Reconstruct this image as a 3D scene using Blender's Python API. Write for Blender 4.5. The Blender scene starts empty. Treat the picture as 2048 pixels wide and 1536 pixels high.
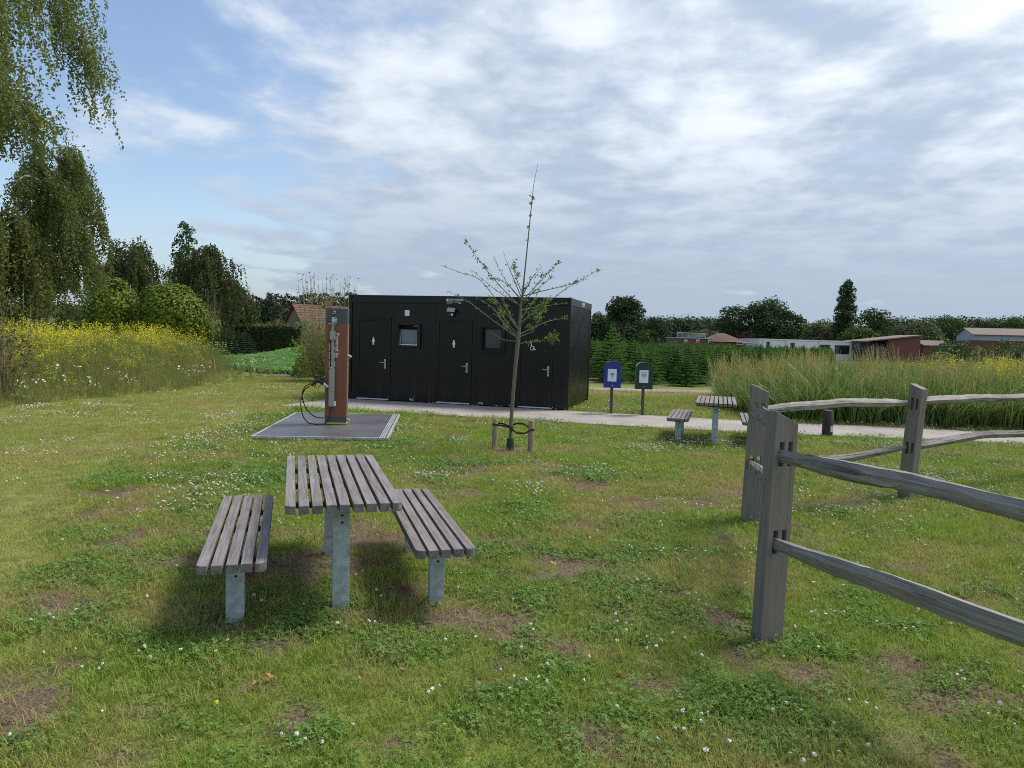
import bpy, bmesh, math, random
import numpy as np
from mathutils import Vector, Matrix
rng = np.random.default_rng(7)
random.seed(7)
PI = math.pi
scene = bpy.context.scene
COL = scene.collection

# ------------------------------------------------------------------ camera
F_PX, PITCH, ROLL, CAM_H = 1486.93, 0.0612, 0.0287, 1.7611
cp, sp, cr, sr = math.cos(PITCH), math.sin(PITCH), math.cos(ROLL), math.sin(ROLL)
cF = Vector((0, cp, -sp)); cU0 = Vector((0, sp, cp)); cR0 = Vector((1, 0, 0))
cR = cR0 * cr + cU0 * sr
cU = -cR0 * sr + cU0 * cr
cC = Vector((0, 0, CAM_H))
cam_d = bpy.data.cameras.new('camera'); cam = bpy.data.objects.new('camera', cam_d); COL.objects.link(cam)
M = Matrix.Identity(4)
for i in range(3):
    M[i][0], M[i][1], M[i][2], M[i][3] = cR[i], cU[i], -cF[i], cC[i]
cam.matrix_world = M
cam_d.sensor_width = 36; cam_d.lens = F_PX / 2048 * 36
cam_d.clip_start = 0.05; cam_d.clip_end = 5000
scene.camera = cam

def ray(px, py): return cF + cR * ((px - 1024) / F_PX) - cU * ((py - 768) / F_PX)
def G(px, py, z=0.0):                       # pixel -> point on a level plane
    d = ray(px, py); return cC + d * ((z - cC.z) / d.z)
def AT(px, py, D):                          # pixel -> point at depth D
    d = ray(px, py); return cC + d * (D / d.y)

# ------------------------------------------------------------------ light
SUN_EL, SUN_AZ = math.radians(56), math.radians(64)      # azimuth to the right of straight ahead
to_sun = Vector((math.sin(SUN_AZ) * math.cos(SUN_EL), math.cos(SUN_AZ) * math.cos(SUN_EL), math.sin(SUN_EL)))
sd = bpy.data.lights.new('sun', 'SUN'); sd.energy = 2.4; sd.angle = math.radians(16); sd.color = (1, .94, .82)
so = bpy.data.objects.new('sun', sd); COL.objects.link(so)
so.rotation_euler = to_sun.to_track_quat('Z', 'Y').to_euler(); so.location = (20, 10, 40)

world = bpy.data.worlds.new('World'); scene.world = world; world.use_nodes = True
wn = world.node_tree; wn.nodes.clear()
def N(nt, kind, **kw):
    n = nt.nodes.new(kind)
    for k, v in kw.items():
        if k == 'inp':
            for a, b in v.items(): n.inputs[a].default_value = b
        else: setattr(n, k, v)
    return n
def build_sky():
    nt = wn; L = nt.links.new
    out = N(nt, 'ShaderNodeOutputWorld'); bg = N(nt, 'ShaderNodeBackground'); L(bg.outputs[0], out.inputs[0])
    sky = N(nt, 'ShaderNodeTexSky', sky_type='NISHITA', sun_disc=False, sun_elevation=SUN_EL, sun_rotation=SUN_AZ,
            altitude=20, air_density=1.0, dust_density=1.2, ozone_density=1.4)
    skm = N(nt, 'ShaderNodeVectorMath', operation='SCALE'); skm.inputs['Scale'].default_value = 0.125
    L(sky.outputs[0], skm.inputs[0])
    tc = N(nt, 'ShaderNodeTexCoord'); sep = N(nt, 'ShaderNodeSeparateXYZ'); L(tc.outputs['Generated'], sep.inputs[0])
    def m(op, a, b=None, c=None, clamp=False):
        n = N(nt, 'ShaderNodeMath', operation=op, use_clamp=clamp)
        for i, v in enumerate((a, b, c)):
            if v is None: continue
            if isinstance(v, (int, float)): n.inputs[i].default_value = v
            else: L(v, n.inputs[i])
        return n.outputs[0]
    def ss(x, a, b):
        n = N(nt, 'ShaderNodeMapRange', interpolation_type='SMOOTHSTEP'); L(x, n.inputs[0])
        n.inputs[1].default_value, n.inputs[2].default_value = a, b; return n.outputs[0]
    X, Y, Z = sep.outputs
    zz = m('ADD', m('MAXIMUM', Z, 0.0), 0.13)
    u = m('DIVIDE', X, zz); v = m('DIVIDE', Y, zz)
    cmb = N(nt, 'ShaderNodeCombineXYZ'); L(u, cmb.inputs[0]); L(v, cmb.inputs[1])
    def noise(vec, scale, detail, rough, dist=0.0, off=(0, 0, 0), sc=(1, 1, 1), rot=0.0):
        mp = N(nt, 'ShaderNodeMapping'); L(vec, mp.inputs[0])
        mp.inputs['Location'].default_value = off; mp.inputs['Scale'].default_value = sc; mp.inputs['Rotation'].default_value = (0, 0, rot)
        t = N(nt, 'ShaderNodeTexNoise'); L(mp.outputs[0], t.inputs['Vector'])
        t.inputs['Scale'].default_value = scale; t.inputs['Detail'].default_value = detail
        t.inputs['Roughness'].default_value = rough; t.inputs['Distortion'].default_value = dist
        return t.outputs[0]
    big = noise(cmb.outputs[0], 0.55, 2, .5, 0, (3.1, 1.7, 0))
    mid = noise(cmb.outputs[0], 1.9, 8, .55, .12, (1.2, 5.3, 0), (1, .9, 1), .25)
    mid2 = noise(cmb.outputs[0], 5.6, 7, .54, .15, (8.2, 2.3, 0), (1, .9, 1), .25)
    # cloud deck: thick ahead and to the right, breaking up to the left
    side = ss(m('ADD', m('MULTIPLY', X, 1.0), m('MULTIPLY', Z, -0.35)), -0.62, 0.0)
    dens = m('ADD', m('MULTIPLY', mid, .95), m('ADD', m('MULTIPLY', side, .40), m('MULTIPLY', big, .30)))
    cov = ss(dens, .66, .90)
    low = ss(Z, 0.16, 0.0)
    cov = m('MAXIMUM', cov, m('MULTIPLY', low, .80))
    # brightness of the deck: thick = grey-blue, thin = white
    sunv = N(nt, 'ShaderNodeVectorMath', operation='DOT_PRODUCT'); L(tc.outputs['Generated'], sunv.inputs[0]); sunv.inputs[1].default_value = to_sun
    near = m('POWER', m('MAXIMUM', sunv.outputs['Value'], 0.0), 3.0)
    lit = ss(m('ADD', m('MULTIPLY', mid2, .50), m('MULTIPLY', mid, .85)), .50, .86)
    lit = m('MULTIPLY', lit, ss(Z, 0.03, .30))
    lum = m('MULTIPLY_ADD', lit, m('MULTIPLY_ADD', near, .60, .50), 0.0)
    mix = N(nt, 'ShaderNodeMix', data_type='RGBA'); L(m('MINIMUM', lum, 1.0), mix.inputs[0])
    mix.inputs[6].default_value = (.345, .420, .525, 1); mix.inputs[7].default_value = (.88, .91, .95, 1)
    up = N(nt, 'ShaderNodeVectorMath', operation='SCALE'); L(mix.outputs[2], up.inputs[0])
    L(m('MULTIPLY_ADD', near, .20, m('MULTIPLY_ADD', ss(Z, 0.0, .32), .10, .88)), up.inputs['Scale'])
    fin = N(nt, 'ShaderNodeMix', data_type='RGBA'); L(m('MULTIPLY', cov, .97), fin.inputs[0]); L(skm.outputs[0], fin.inputs[6]); L(up.outputs[0], fin.inputs[7])
    L(fin.outputs[2], bg.inputs[0]); bg.inputs[1].default_value = 0.82
build_sky()
vs = scene.view_settings; vs.view_transform = 'Standard'; vs.look = 'None'; vs.exposure = 0.75; vs.gamma = 1.0; vs.use_curve_mapping = False
cy = scene.cycles
cy.use_denoising = False; cy.denoising_prefilter = 'ACCURATE'; cy.filter_width = 1.0; cy.max_bounces = 4; cy.diffuse_bounces = 2; cy.glossy_bounces = 2; cy.transmission_bounces = 4
cy.transparent_max_bounces = 6; cy.volume_bounces = 0; cy.caustics_reflective = False; cy.caustics_refractive = False
cy.use_adaptive_sampling = True; cy.adaptive_threshold = 0.006

# ------------------------------------------------------------------ helpers
def lin(r, g, b):
    f = lambda c: c / 12.92 if c <= .04045 else ((c + .055) / 1.055) ** 2.4
    return (f(r / 255), f(g / 255), f(b / 255), 1)
def tag(o, label=None, cat=None, group=None, kind=None):
    if label: o['label'] = label
    if cat: o['category'] = cat
    if group: o['group'] = group
    if kind: o['kind'] = kind
    return o
def empty(name, loc=(0, 0, 0), rz=0, label=None, cat=None, group=None):
    o = bpy.data.objects.new(name, None); COL.objects.link(o); o.location = loc; o.rotation_euler = (0, 0, rz)
    o.empty_display_size = .1
    return tag(o, label, cat, group)
def link(name, me, mat, parent=None, loc=None, rot=None):
    o = bpy.data.objects.new(name, me); COL.objects.link(o)
    if mat is not None and not me.materials: me.materials.append(mat)
    if parent: o.parent = parent
    if loc is not None: o.location = loc
    if rot is not None: o.rotation_euler = rot
    return o
def copy_tree(o, parent=None):
    c = o.copy(); COL.objects.link(c); c.parent = parent
    for ch in list(o.children): copy_tree(ch, c)
    return c
def mesh_np(name, V, Fs, smooth=False):
    """V (n,3); Fs list of (m,k) int arrays"""
    me = bpy.data.meshes.new(name); V = np.asarray(V, np.float32)
    me.vertices.add(len(V)); me.vertices.foreach_set('co', V.ravel())
    Fs = [np.asarray(f, np.int32) for f in Fs if len(f)]
    tot = sum(f.size for f in Fs); npoly = sum(len(f) for f in Fs)
    me.loops.add(tot); me.polygons.add(npoly)
    me.loops.foreach_set('vertex_index', np.concatenate([f.ravel() for f in Fs]))
    st, o = [], 0
    for f in Fs:
        st.append(o + np.arange(len(f)) * f.shape[1]); o += f.size
    me.polygons.foreach_set('loop_start', np.concatenate(st).astype(np.int32))
    if smooth: me.polygons.foreach_set('use_smooth', np.ones(npoly, bool))
    me.update(calc_edges=True); me.validate(); return me
class MB:
    """collects boxes, prisms and tubes into one mesh"""
    def __init__(s): s.v = []; s.f = []
    def add(s, vs, fs):
        b = len(s.v); s.v += [tuple(v) for v in vs]; s.f += [tuple(b + i for i in f) for f in fs]; return s
    def box(s, x0, x1, y0, y1, z0, z1):
        return s.add([(x, y, z) for z in (z0, z1) for y in (y0, y1) for x in (x0, x1)],
                     [(0, 2, 3, 1), (4, 5, 7, 6), (0, 1, 5, 4), (2, 6, 7, 3), (0, 4, 6, 2), (1, 3, 7, 5)])
    def prism(s, poly, h0, h1, axis='z'):
        n = len(poly)
        if axis == 'z': P = lambda a, b, h: (a, b, h)
        elif axis == 'y': P = lambda a, b, h: (a, h, b)
        else: P = lambda a, b, h: (h, a, b)
        vs = [P(a, b, h0) for a, b in poly] + [P(a, b, h1) for a, b in poly]
        fs = [tuple(range(n))[::-1], tuple(range(n, 2 * n))] + [(i, (i + 1) % n, n + (i + 1) % n, n + i) for i in range(n)]
        return s.add(vs, fs)
    def tube(s, pts, rad, k=8, cap=True):
        pts = [Vector(p) for p in pts]; n = len(pts)
        rad = rad if isinstance(rad, (list, tuple)) else [rad] * n
        b = len(s.v); up = Vector((.21, .13, .97)).normalized()
        for i, p in enumerate(pts):
            t = (pts[min(i + 1, n - 1)] - pts[max(i - 1, 0)]).normalized()
            a = t.cross(up)
            if a.length < .05: a = t.cross(Vector((1, .1, 0)))
            a.normalize(); c = t.cross(a).normalized()
            for j in range(k):
                w = 2 * PI * j / k; q = p + (a * math.cos(w) + c * math.sin(w)) * rad[i]
                s.v.append(tuple(q))
        for i in range(n - 1):
            for j in range(k):
                s.f.append((b + i * k + j, b + i * k + (j + 1) % k, b + (i + 1) * k + (j + 1) % k, b + (i + 1) * k + j))
        if cap:
            s.f.append(tuple(b + j for j in range(k))[::-1]); s.f.append(tuple(b + (n - 1) * k + j for j in range(k)))
        return s
    def mesh(s, name, smooth=False, bevel=0.0, seg=2, merge=False):
        me = bpy.data.meshes.new(name); me.from_pydata(s.v, [], s.f)
        bm = bmesh.new(); bm.from_mesh(me)
        if merge: bmesh.ops.remove_doubles(bm, verts=bm.verts, dist=1e-5)
        bmesh.ops.recalc_face_normals(bm, faces=bm.faces)
        if bevel:
            ed = [e for e in bm.edges if len(e.link_faces) == 2 and e.calc_face_angle(0) > .5]
            bmesh.ops.bevel(bm, geom=ed, offset=bevel, segments=seg, affect='EDGES', profile=.6, clamp_overlap=True)
        if smooth:
            for f in bm.faces: f.smooth = True
        bm.to_mesh(me); bm.free()
        return me
    def build(s, name, mat, parent=None, smooth=False, bevel=0.0, loc=None, rot=None, seg=2, merge=False):
        o = link(name, s.mesh(name, smooth, bevel, seg, merge), mat, parent, loc, rot)
        if smooth and bevel == 0:
            try: o.data.set_sharp_from_angle(angle=math.radians(42))
            except Exception: pass
        return o
def disc(r, n=20): return [(r * math.cos(2 * PI * i / n), r * math.sin(2 * PI * i / n)) for i in range(n)]
def shift(poly, dx, dy): return [(a + dx, b + dy) for a, b in poly]
def text_obj(name, txt, size, mat, parent, loc, rot, extrude=.0015, sx=1.0):
    c = bpy.data.curves.new(name, 'FONT'); c.body = txt; c.size = size; c.extrude = extrude; c.align_x = 'CENTER'; c.align_y = 'CENTER'; c.resolution_u = 3; c.offset = size * .014
    t = bpy.data.objects.new(name, c); COL.objects.link(t); bpy.context.view_layer.update()
    me = bpy.data.meshes.new_from_object(t.evaluated_get(bpy.context.evaluated_depsgraph_get()))
    bpy.data.objects.remove(t); bpy.data.curves.remove(c)
    me.materials.clear()
    o = link(name, me, mat, parent, loc, rot); o.scale = (sx, 1, 1); return o

# noise for layout
def vnoise(x, y, seed=0):
    xi = np.floor(x).astype(np.int64); yi = np.floor(y).astype(np.int64); xf = x - xi; yf = y - yi
    def h(a, b):
        n = (a * 374761393 + b * 668265263 + seed * 1442695041) & 0xffffffff
        n = ((n ^ (n >> 13)) * 1274126177) & 0xffffffff
        return ((n ^ (n >> 16)) & 0xffff) / 65535.0
    ux = xf * xf * (3 - 2 * xf); uy = yf * yf * (3 - 2 * yf)
    return (h(xi, yi) * (1 - ux) + h(xi + 1, yi) * ux) * (1 - uy) + (h(xi, yi + 1) * (1 - ux) + h(xi + 1, yi + 1) * ux) * uy
def fbm(x, y, scale, seed=0, octv=4):
    x = np.asarray(x, float) * scale; y = np.asarray(y, float) * scale; a = 0; w = .5; t = 0
    for o in range(octv):
        a = a + w * vnoise(x + 17.3 * o, y - 9.1 * o, seed + o); t += w; w *= .5; x = x * 2.03; y = y * 2.03
    return a / t
def sstep(a, b, x):
    t = np.clip((np.asarray(x, float) - a) / (b - a), 0, 1); return t * t * (3 - 2 * t)

# ------------------------------------------------------------------ materials
def new_mat(name):
    m = bpy.data.materials.new(name); m.use_nodes = True; nt = m.node_tree
    return m, nt, nt.nodes['Principled BSDF'], nt.links.new
def ramp(nt, cols):
    r = N(nt, 'ShaderNodeValToRGB'); el = r.color_ramp.elements
    while len(el) < len(cols): el.new(.5)
    for e, (p, c) in zip(el, cols): e.position = p; e.color = c
    return r
def simple(name, col, rough=.6, metal=0.0, var=.0, scale=8, bump=0.0, spec=.5, coat=0):
    m, nt, b, L = new_mat(name)
    b.inputs['Base Color'].default_value = col; b.inputs['Roughness'].default_value = rough; b.inputs['Metallic'].default_value = metal
    b.inputs['Specular IOR Level'].default_value = spec; b.inputs['Coat Weight'].default_value = coat
    if var:
        tc = N(nt, 'ShaderNodeTexCoord'); t = N(nt, 'ShaderNodeTexNoise', inp={'Scale': scale, 'Detail': 6, 'Roughness': .6}); L(tc.outputs['Object'], t.inputs[0])
        r = ramp(nt, [(.3, tuple(c * (1 - var) for c in col[:3]) + (1,)), (.7, tuple(min(1, c * (1 + var)) for c in col[:3]) + (1,))]); L(t.outputs[0], r.inputs[0]); L(r.outputs[0], b.inputs['Base Color'])
        mr = N(nt, 'ShaderNodeMapRange', inp={3: max(0, rough - .12), 4: min(1, rough + .12)}); L(t.outputs[0], mr.inputs[0]); L(mr.outputs[0], b.inputs['Roughness'])
        if bump:
            bp = N(nt, 'ShaderNodeBump', inp={'Strength': bump, 'Distance': .01}); L(t.outputs[0], bp.inputs['Height']); L(bp.outputs[0], b.inputs['Normal'])
    return m
def wood(name, cols, axis, grain=22, rough=.75, bump=.35, crack=0.0, stretch=.045, rnd=.25):
    m, nt, b, L = new_mat(name)
    tc = N(nt, 'ShaderNodeTexCoord'); oi = N(nt, 'ShaderNodeObjectInfo')
    off = N(nt, 'ShaderNodeVectorMath', operation='SCALE'); L(oi.outputs['Location'], off.inputs[0]); off.inputs['Scale'].default_value = 3.7
    rv = N(nt, 'ShaderNodeCombineXYZ'); rm = N(nt, 'ShaderNodeMath', operation='MULTIPLY'); L(oi.outputs['Random'], rm.inputs[0]); rm.inputs[1].default_value = 60
    for i in range(3): L(rm.outputs[0], rv.inputs[i])
    ad = N(nt, 'ShaderNodeVectorMath', operation='ADD'); L(tc.outputs['Object'], ad.inputs[0]); L(rv.outputs[0], ad.inputs[1])
    mp = N(nt, 'ShaderNodeMapping'); L(ad.outputs[0], mp.inputs[0]); s = [1, 1, 1]; s[axis] = stretch; mp.inputs['Scale'].default_value = s
    t1 = N(nt, 'ShaderNodeTexNoise', inp={'Scale': grain, 'Detail': 8, 'Roughness': .65, 'Distortion': 1.1}); L(mp.outputs[0], t1.inputs[0])
    t2 = N(nt, 'ShaderNodeTexNoise', inp={'Scale': grain * 4.5, 'Detail': 4, 'Roughness': .6}); L(mp.outputs[0], t2.inputs[0])
    t3 = N(nt, 'ShaderNodeTexNoise', inp={'Scale': 3.0, 'Detail': 3}); L(ad.outputs[0], t3.inputs[0])
    a1 = N(nt, 'ShaderNodeMath', operation='MULTIPLY_ADD'); L(t2.outputs[0], a1.inputs[0]); a1.inputs[1].default_value = .35; L(t1.outputs[0], a1.inputs[2])
    a2 = N(nt, 'ShaderNodeMath', operation='MULTIPLY_ADD'); L(t3.outputs[0], a2.inputs[0]); a2.inputs[1].default_value = .35; L(a1.outputs[0], a2.inputs[2])
    a3 = N(nt, 'ShaderNodeMath', operation='MULTIPLY_ADD'); L(oi.outputs['Random'], a3.inputs[0]); a3.inputs[1].default_value = rnd; L(a2.outputs[0], a3.inputs[2])
    n = len(cols); r = ramp(nt, [(.55 + .62 * i / (n - 1) - .05, c) for i, c in enumerate(cols)])
    for i, e in enumerate(r.color_ramp.elements): e.position = .30 + .55 * i / (n - 1)
    sc = N(nt, 'ShaderNodeMath', operation='MULTIPLY'); L(a3.outputs[0], sc.inputs[0]); sc.inputs[1].default_value = .60
    L(sc.outputs[0], r.inputs[0]); colout = r.outputs[0]; hgt = a1.outputs[0]
    if crack:
        mp2 = N(nt, 'ShaderNodeMapping'); L(ad.outputs[0], mp2.inputs[0]); s2 = [1, 1, 1]; s2[axis] = .028; mp2.inputs['Scale'].default_value = s2
        tv = N(nt, 'ShaderNodeTexNoise', inp={'Scale': 58, 'Detail': 3, 'Distortion': .5}); L(mp2.outputs[0], tv.inputs[0])
        rr = ramp(nt, [(.34, (.18, .18, .18, 1)), (.42, (1, 1, 1, 1))]); L(tv.outputs[0], rr.inputs[0])
        mx = N(nt, 'ShaderNodeMix', data_type='RGBA', blend_type='MULTIPLY'); mx.inputs[0].default_value = crack; L(colout, mx.inputs[6]); L(rr.outputs[0], mx.inputs[7]); colout = mx.outputs[2]
        am = N(nt, 'ShaderNodeMath', operation='MULTIPLY'); L(a1.outputs[0], am.inputs[0]); L(rr.outputs[0], am.inputs[1]); hgt = am.outputs[0]
    L(colout, b.inputs['Base Color']); b.inputs['Roughness'].default_value = rough; b.inputs['Specular IOR Level'].default_value = .3
    bp = N(nt, 'ShaderNodeBump', inp={'Strength': bump, 'Distance': .006}); L(hgt, bp.inputs['Height']); L(bp.outputs[0], b.inputs['Normal'])
    return m
def leaf(name, c1, c2, trans=.3, rough=.6, dry=None, spec=.08, hue=.0):
    """foliage: colour from c1 to c2 per leaf, optional instance attribute 'dry' towards a dry colour"""
    m, nt, b, L = new_mat(name); out = nt.nodes['Material Output']
    geo = N(nt, 'ShaderNodeNewGeometry'); oi = N(nt, 'ShaderNodeObjectInfo')
    av = N(nt, 'ShaderNodeMath', operation='MULTIPLY_ADD'); L(oi.outputs['Random'], av.inputs[0]); av.inputs[1].default_value = .4
    sc = N(nt, 'ShaderNodeMath', operation='MULTIPLY'); L(geo.outputs['Random Per Island'], sc.inputs[0]); sc.inputs[1].default_value = .6
    L(sc.outputs[0], av.inputs[2])
    mx = N(nt, 'ShaderNodeMix', data_type='RGBA'); L(av.outputs[0], mx.inputs[0]); mx.inputs[6].default_value = c1; mx.inputs[7].default_value = c2
    col = mx.outputs[2]
    if dry:
        at = N(nt, 'ShaderNodeAttribute', attribute_type='INSTANCER', attribute_name='dry')
        r2 = N(nt, 'ShaderNodeMath', operation='MULTIPLY_ADD', use_clamp=True); L(geo.outputs['Random Per Island'], r2.inputs[0]); r2.inputs[1].default_value = .5
        s2 = N(nt, 'ShaderNodeMath', operation='MULTIPLY_ADD'); L(at.outputs['Fac'], s2.inputs[0]); s2.inputs[1].default_value = 1.5; s2.inputs[2].default_value = -.45; L(s2.outputs[0], r2.inputs[2])
        m2 = N(nt, 'ShaderNodeMix', data_type='RGBA'); L(r2.outputs[0], m2.inputs[0]); L(col, m2.inputs[6]); m2.inputs[7].default_value = dry; col = m2.outputs[2]
    L(col, b.inputs['Base Color']); b.inputs['Roughness'].default_value = rough; b.inputs['Specular IOR Level'].default_value = spec
    if trans:
        tr = N(nt, 'ShaderNodeBsdfTranslucent'); L(col, tr.inputs[0]); ms = N(nt, 'ShaderNodeMixShader'); ms.inputs[0].default_value = trans
        L(b.outputs[0], ms.inputs[1]); L(tr.outputs[0], ms.inputs[2]); L(ms.outputs[0], out.inputs[0])
    return m

M_ = {}
M_['slat'] = wood('weathered_slat', [lin(70, 62, 60), lin(108, 101, 101), lin(138, 133, 134), lin(164, 160, 161)], 1, 34, .7, .3, .35, .04, .10)
M_['oak'] = wood('grey_oak', [lin(98, 91, 86), lin(124, 117, 111), lin(138, 131, 124), lin(156, 149, 142)], 2, 46, .8, .25, .30, .03, .1)
M_['rail'] = wood('split_oak', [lin(78, 76, 76), lin(124, 120, 117), lin(164, 158, 152), lin(198, 192, 184)], 0, 52, .85, 1.0, .75, .035, .1)
M_['stake'] = wood('pine_stake', [lin(110, 90, 74), lin(146, 124, 104), lin(170, 150, 130)], 2, 14, .8, .2, .3)
M_['bollard'] = wood('tarred_wood', [lin(46, 38, 34), lin(70, 58, 52), lin(96, 84, 76)], 2, 20, .85, .4, .6)
M_['panel'] = wood('brown_cladding', [lin(112, 70, 54), lin(138, 88, 70), lin(152, 102, 82)], 2, 20, .55, .1, 0, .03, .1)
M_['galv'] = None
def galv():
    m, nt, b, L = new_mat('galvanised_steel'); tc = N(nt, 'ShaderNodeTexCoord')
    vo = N(nt, 'ShaderNodeTexVoronoi', inp={'Scale': 26}); L(tc.outputs['Object'], vo.inputs[0])
    no = N(nt, 'ShaderNodeTexNoise', inp={'Scale': 9, 'Detail': 5, 'Distortion': 1.2}); L(tc.outputs['Object'], no.inputs[0])
    mx = N(nt, 'ShaderNodeMix', data_type='RGBA'); mx.inputs[0].default_value = .35; L(no.outputs[0], mx.inputs[6]); L(vo.outputs['Color'], mx.inputs[7])
    r = ramp(nt, [(.25, lin(142, 154, 158)), (.55, lin(170, 184, 188)), (.8, lin(196, 208, 210))]); L(mx.outputs[2], r.inputs[0]); L(r.outputs[0], b.inputs['Base Color'])
    b.inputs['Metallic'].default_value = .12; b.inputs['Roughness'].default_value = .5
    return m
M_['galv'] = galv()
M_['steel_dark'] = simple('dark_steel', (.02, .021, .022, 1), .5, .3)
M_['black'] = simple('black_plastic', (.012, .012, .013, 1), .45)
M_['hole'] = simple('hole_black', (.004, .004, .004, 1), .9)
M_['cont'] = simple('black_container_paint', (.0030, .0036, .0046, 1), .30, 0, .25, 3, .02, .34)
M_['cont_door'] = simple('black_door_paint', (.0028, .0033, .0042, 1), .34, 0, .2, 2, .02, .32)
M_['white'] = simple('white_vinyl', (.75, .76, .77, 1), .5, 0, .05, 20)
M_['alu'] = simple('brushed_aluminium', (.62, .64, .66, 1), .38, .6, .1, 30)
M_['alu_bright'] = simple('aluminium_trim', (.40, .41, .43, 1), .5, .3, .3, 9)
M_['holder'] = simple('grey_green_gutter', lin(150, 158, 150), .5, .2, .1, 12)
M_['anthracite'] = simple('anthracite_sheet', lin(78, 80, 82), .5, .1, .08, 10)
M_['rubber'] = simple('black_rubber', (.012, .012, .012, 1), .6)
M_['limestripe'] = simple('lime_stripe', lin(176, 190, 70), .5)
M_['solar'] = simple('solar_panel', lin(150, 156, 164), .18, .1, .1, 40)
M_['glass_white'] = simple('frosted_pane', lin(112, 118, 134), .25, 0, .05, 3)
M_['glass_grey'] = simple('grey_pane', lin(58, 60, 66), .2, 0, .08, 3)
M_['bin_blue'] = simple('blue_bin_paint', lin(28, 50, 132), .28, 0, .1, 6, 0, .5, .3)
M_['bin_green'] = simple('green_bin_paint', lin(20, 52, 42), .28, 0, .1, 6, 0, .5, .3)
M_['pole'] = simple('grey_pole', lin(72, 80, 82), .5, .3, .1, 12)
M_['paper'] = simple('laminated_paper', lin(214, 222, 228), .4, 0, .03, 12)
M_['ink_blue'] = simple('blue_ink', lin(70, 150, 200), .5)
M_['ink_grey'] = simple('grey_ink', lin(96, 116, 126), .5)
M_['ink_gold'] = simple('ochre_ink', lin(196, 186, 150), .5)
M_['guard'] = simple('green_trunk_guard', lin(24, 52, 48), .5)
M_['strap'] = simple('rubber_strap', (.014, .018, .017, 1), .5)
def dusty(m):
    nt = m.node_tree; L = nt.links.new; b = nt.nodes['Principled BSDF']; src = b.inputs['Base Color'].links[0].from_socket
    tc = N(nt, 'ShaderNodeTexCoord'); sp = N(nt, 'ShaderNodeSeparateXYZ'); L(tc.outputs['Object'], sp.inputs[0])
    mp = N(nt, 'ShaderNodeMapping'); L(tc.outputs['Object'], mp.inputs[0]); mp.inputs['Scale'].default_value = (6, 6, .7)
    t = N(nt, 'ShaderNodeTexNoise', inp={'Scale': 1.6, 'Detail': 6, 'Roughness': .65}); L(mp.outputs[0], t.inputs[0])
    g = N(nt, 'ShaderNodeMapRange', inp={1: .02, 2: .55, 3: .55, 4: 0.05}); L(sp.outputs[2], g.inputs[0])
    r = ramp(nt, [(.45, (0, 0, 0, 1)), (.75, (1, 1, 1, 1))]); L(t.outputs[0], r.inputs[0])
    f = N(nt, 'ShaderNodeMath', operation='MULTIPLY'); L(g.outputs[0], f.inputs[0]); L(r.outputs[0], f.inputs[1])
    mx = N(nt, 'ShaderNodeMix', data_type='RGBA'); L(f.outputs[0], mx.inputs[0]); L(src, mx.inputs[6]); mx.inputs[7].default_value = (.060, .054, .046, 1); L(mx.outputs[2], b.inputs['Base Color'])
dusty(M_['cont']); dusty(M_['cont_door'])
def concrete(name, c1, c2, c3, scale=1.0, rough=.85, bump=.25):
    m, nt, b, L = new_mat(name); tc = N(nt, 'ShaderNodeTexCoord')
    t1 = N(nt, 'ShaderNodeTexNoise', inp={'Scale': 1.1 * scale, 'Detail': 6, 'Roughness': .6}); L(tc.outputs['Object'], t1.inputs[0])
    t2 = N(nt, 'ShaderNodeTexNoise', inp={'Scale': 90 * scale, 'Detail': 3, 'Roughness': .7}); L(tc.outputs['Object'], t2.inputs[0])
    a = N(nt, 'ShaderNodeMath', operation='MULTIPLY_ADD'); L(t2.outputs[0], a.inputs[0]); a.inputs[1].default_value = .45
    s = N(nt, 'ShaderNodeMath', operation='MULTIPLY'); L(t1.outputs[0], s.inputs[0]); s.inputs[1].default_value = .6; L(s.outputs[0], a.inputs[2])
    r = ramp(nt, [(.38, c1), (.53, c2), (.68, c3)]); L(a.outputs[0], r.inputs[0]); L(r.outputs[0], b.inputs['Base Color']); b.inputs['Roughness'].default_value = rough
    bp = N(nt, 'ShaderNodeBump', inp={'Strength': bump, 'Distance': .004}); L(t2.outputs[0], bp.inputs['Height']); L(bp.outputs[0], b.inputs['Normal'])
    return m
M_['path'] = concrete('pale_concrete', lin(128, 122, 118), lin(148, 142, 138), lin(166, 160, 154))
M_['pad'] = concrete('wet_rubber_mat', lin(60, 58, 60), lin(78, 76, 79), lin(104, 102, 105), .8, .45, .1)
M_['kerb'] = concrete('concrete_side', lin(96, 94, 88), lin(122, 119, 112), lin(140, 136, 128))
M_['track'] = concrete('asphalt_track', lin(104, 104, 104), lin(128, 127, 126), lin(146, 144, 141), .5)
M_['bark'] = wood('tree_bark', [lin(58, 50, 40), lin(84, 74, 60), lin(104, 94, 78)], 2, 12, .9, .6, .5)
M_['sapbark'] = wood('sapling_bark', [lin(84, 80, 66), lin(118, 114, 96), lin(146, 142, 122)], 2, 16, .8, .3, .3)
def birch_bark():
    m, nt, b, L = new_mat('birch_bark'); tc = N(nt, 'ShaderNodeTexCoord'); mp = N(nt, 'ShaderNodeMapping'); L(tc.outputs['Object'], mp.inputs[0]); mp.inputs['Scale'].default_value = (1, 1, 5)
    t = N(nt, 'ShaderNodeTexNoise', inp={'Scale': 2.2, 'Detail': 5, 'Distortion': .8}); L(mp.outputs[0], t.inputs[0])
    r = ramp(nt, [(.40, lin(60, 54, 48)), (.5, lin(150, 142, 132)), (.7, lin(182, 176, 166))]); L(t.outputs[0], r.inputs[0]); L(r.outputs[0], b.inputs['Base Color']); b.inputs['Roughness'].default_value = .8
    return m
M_['birchbark'] = birch_bark()
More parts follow.
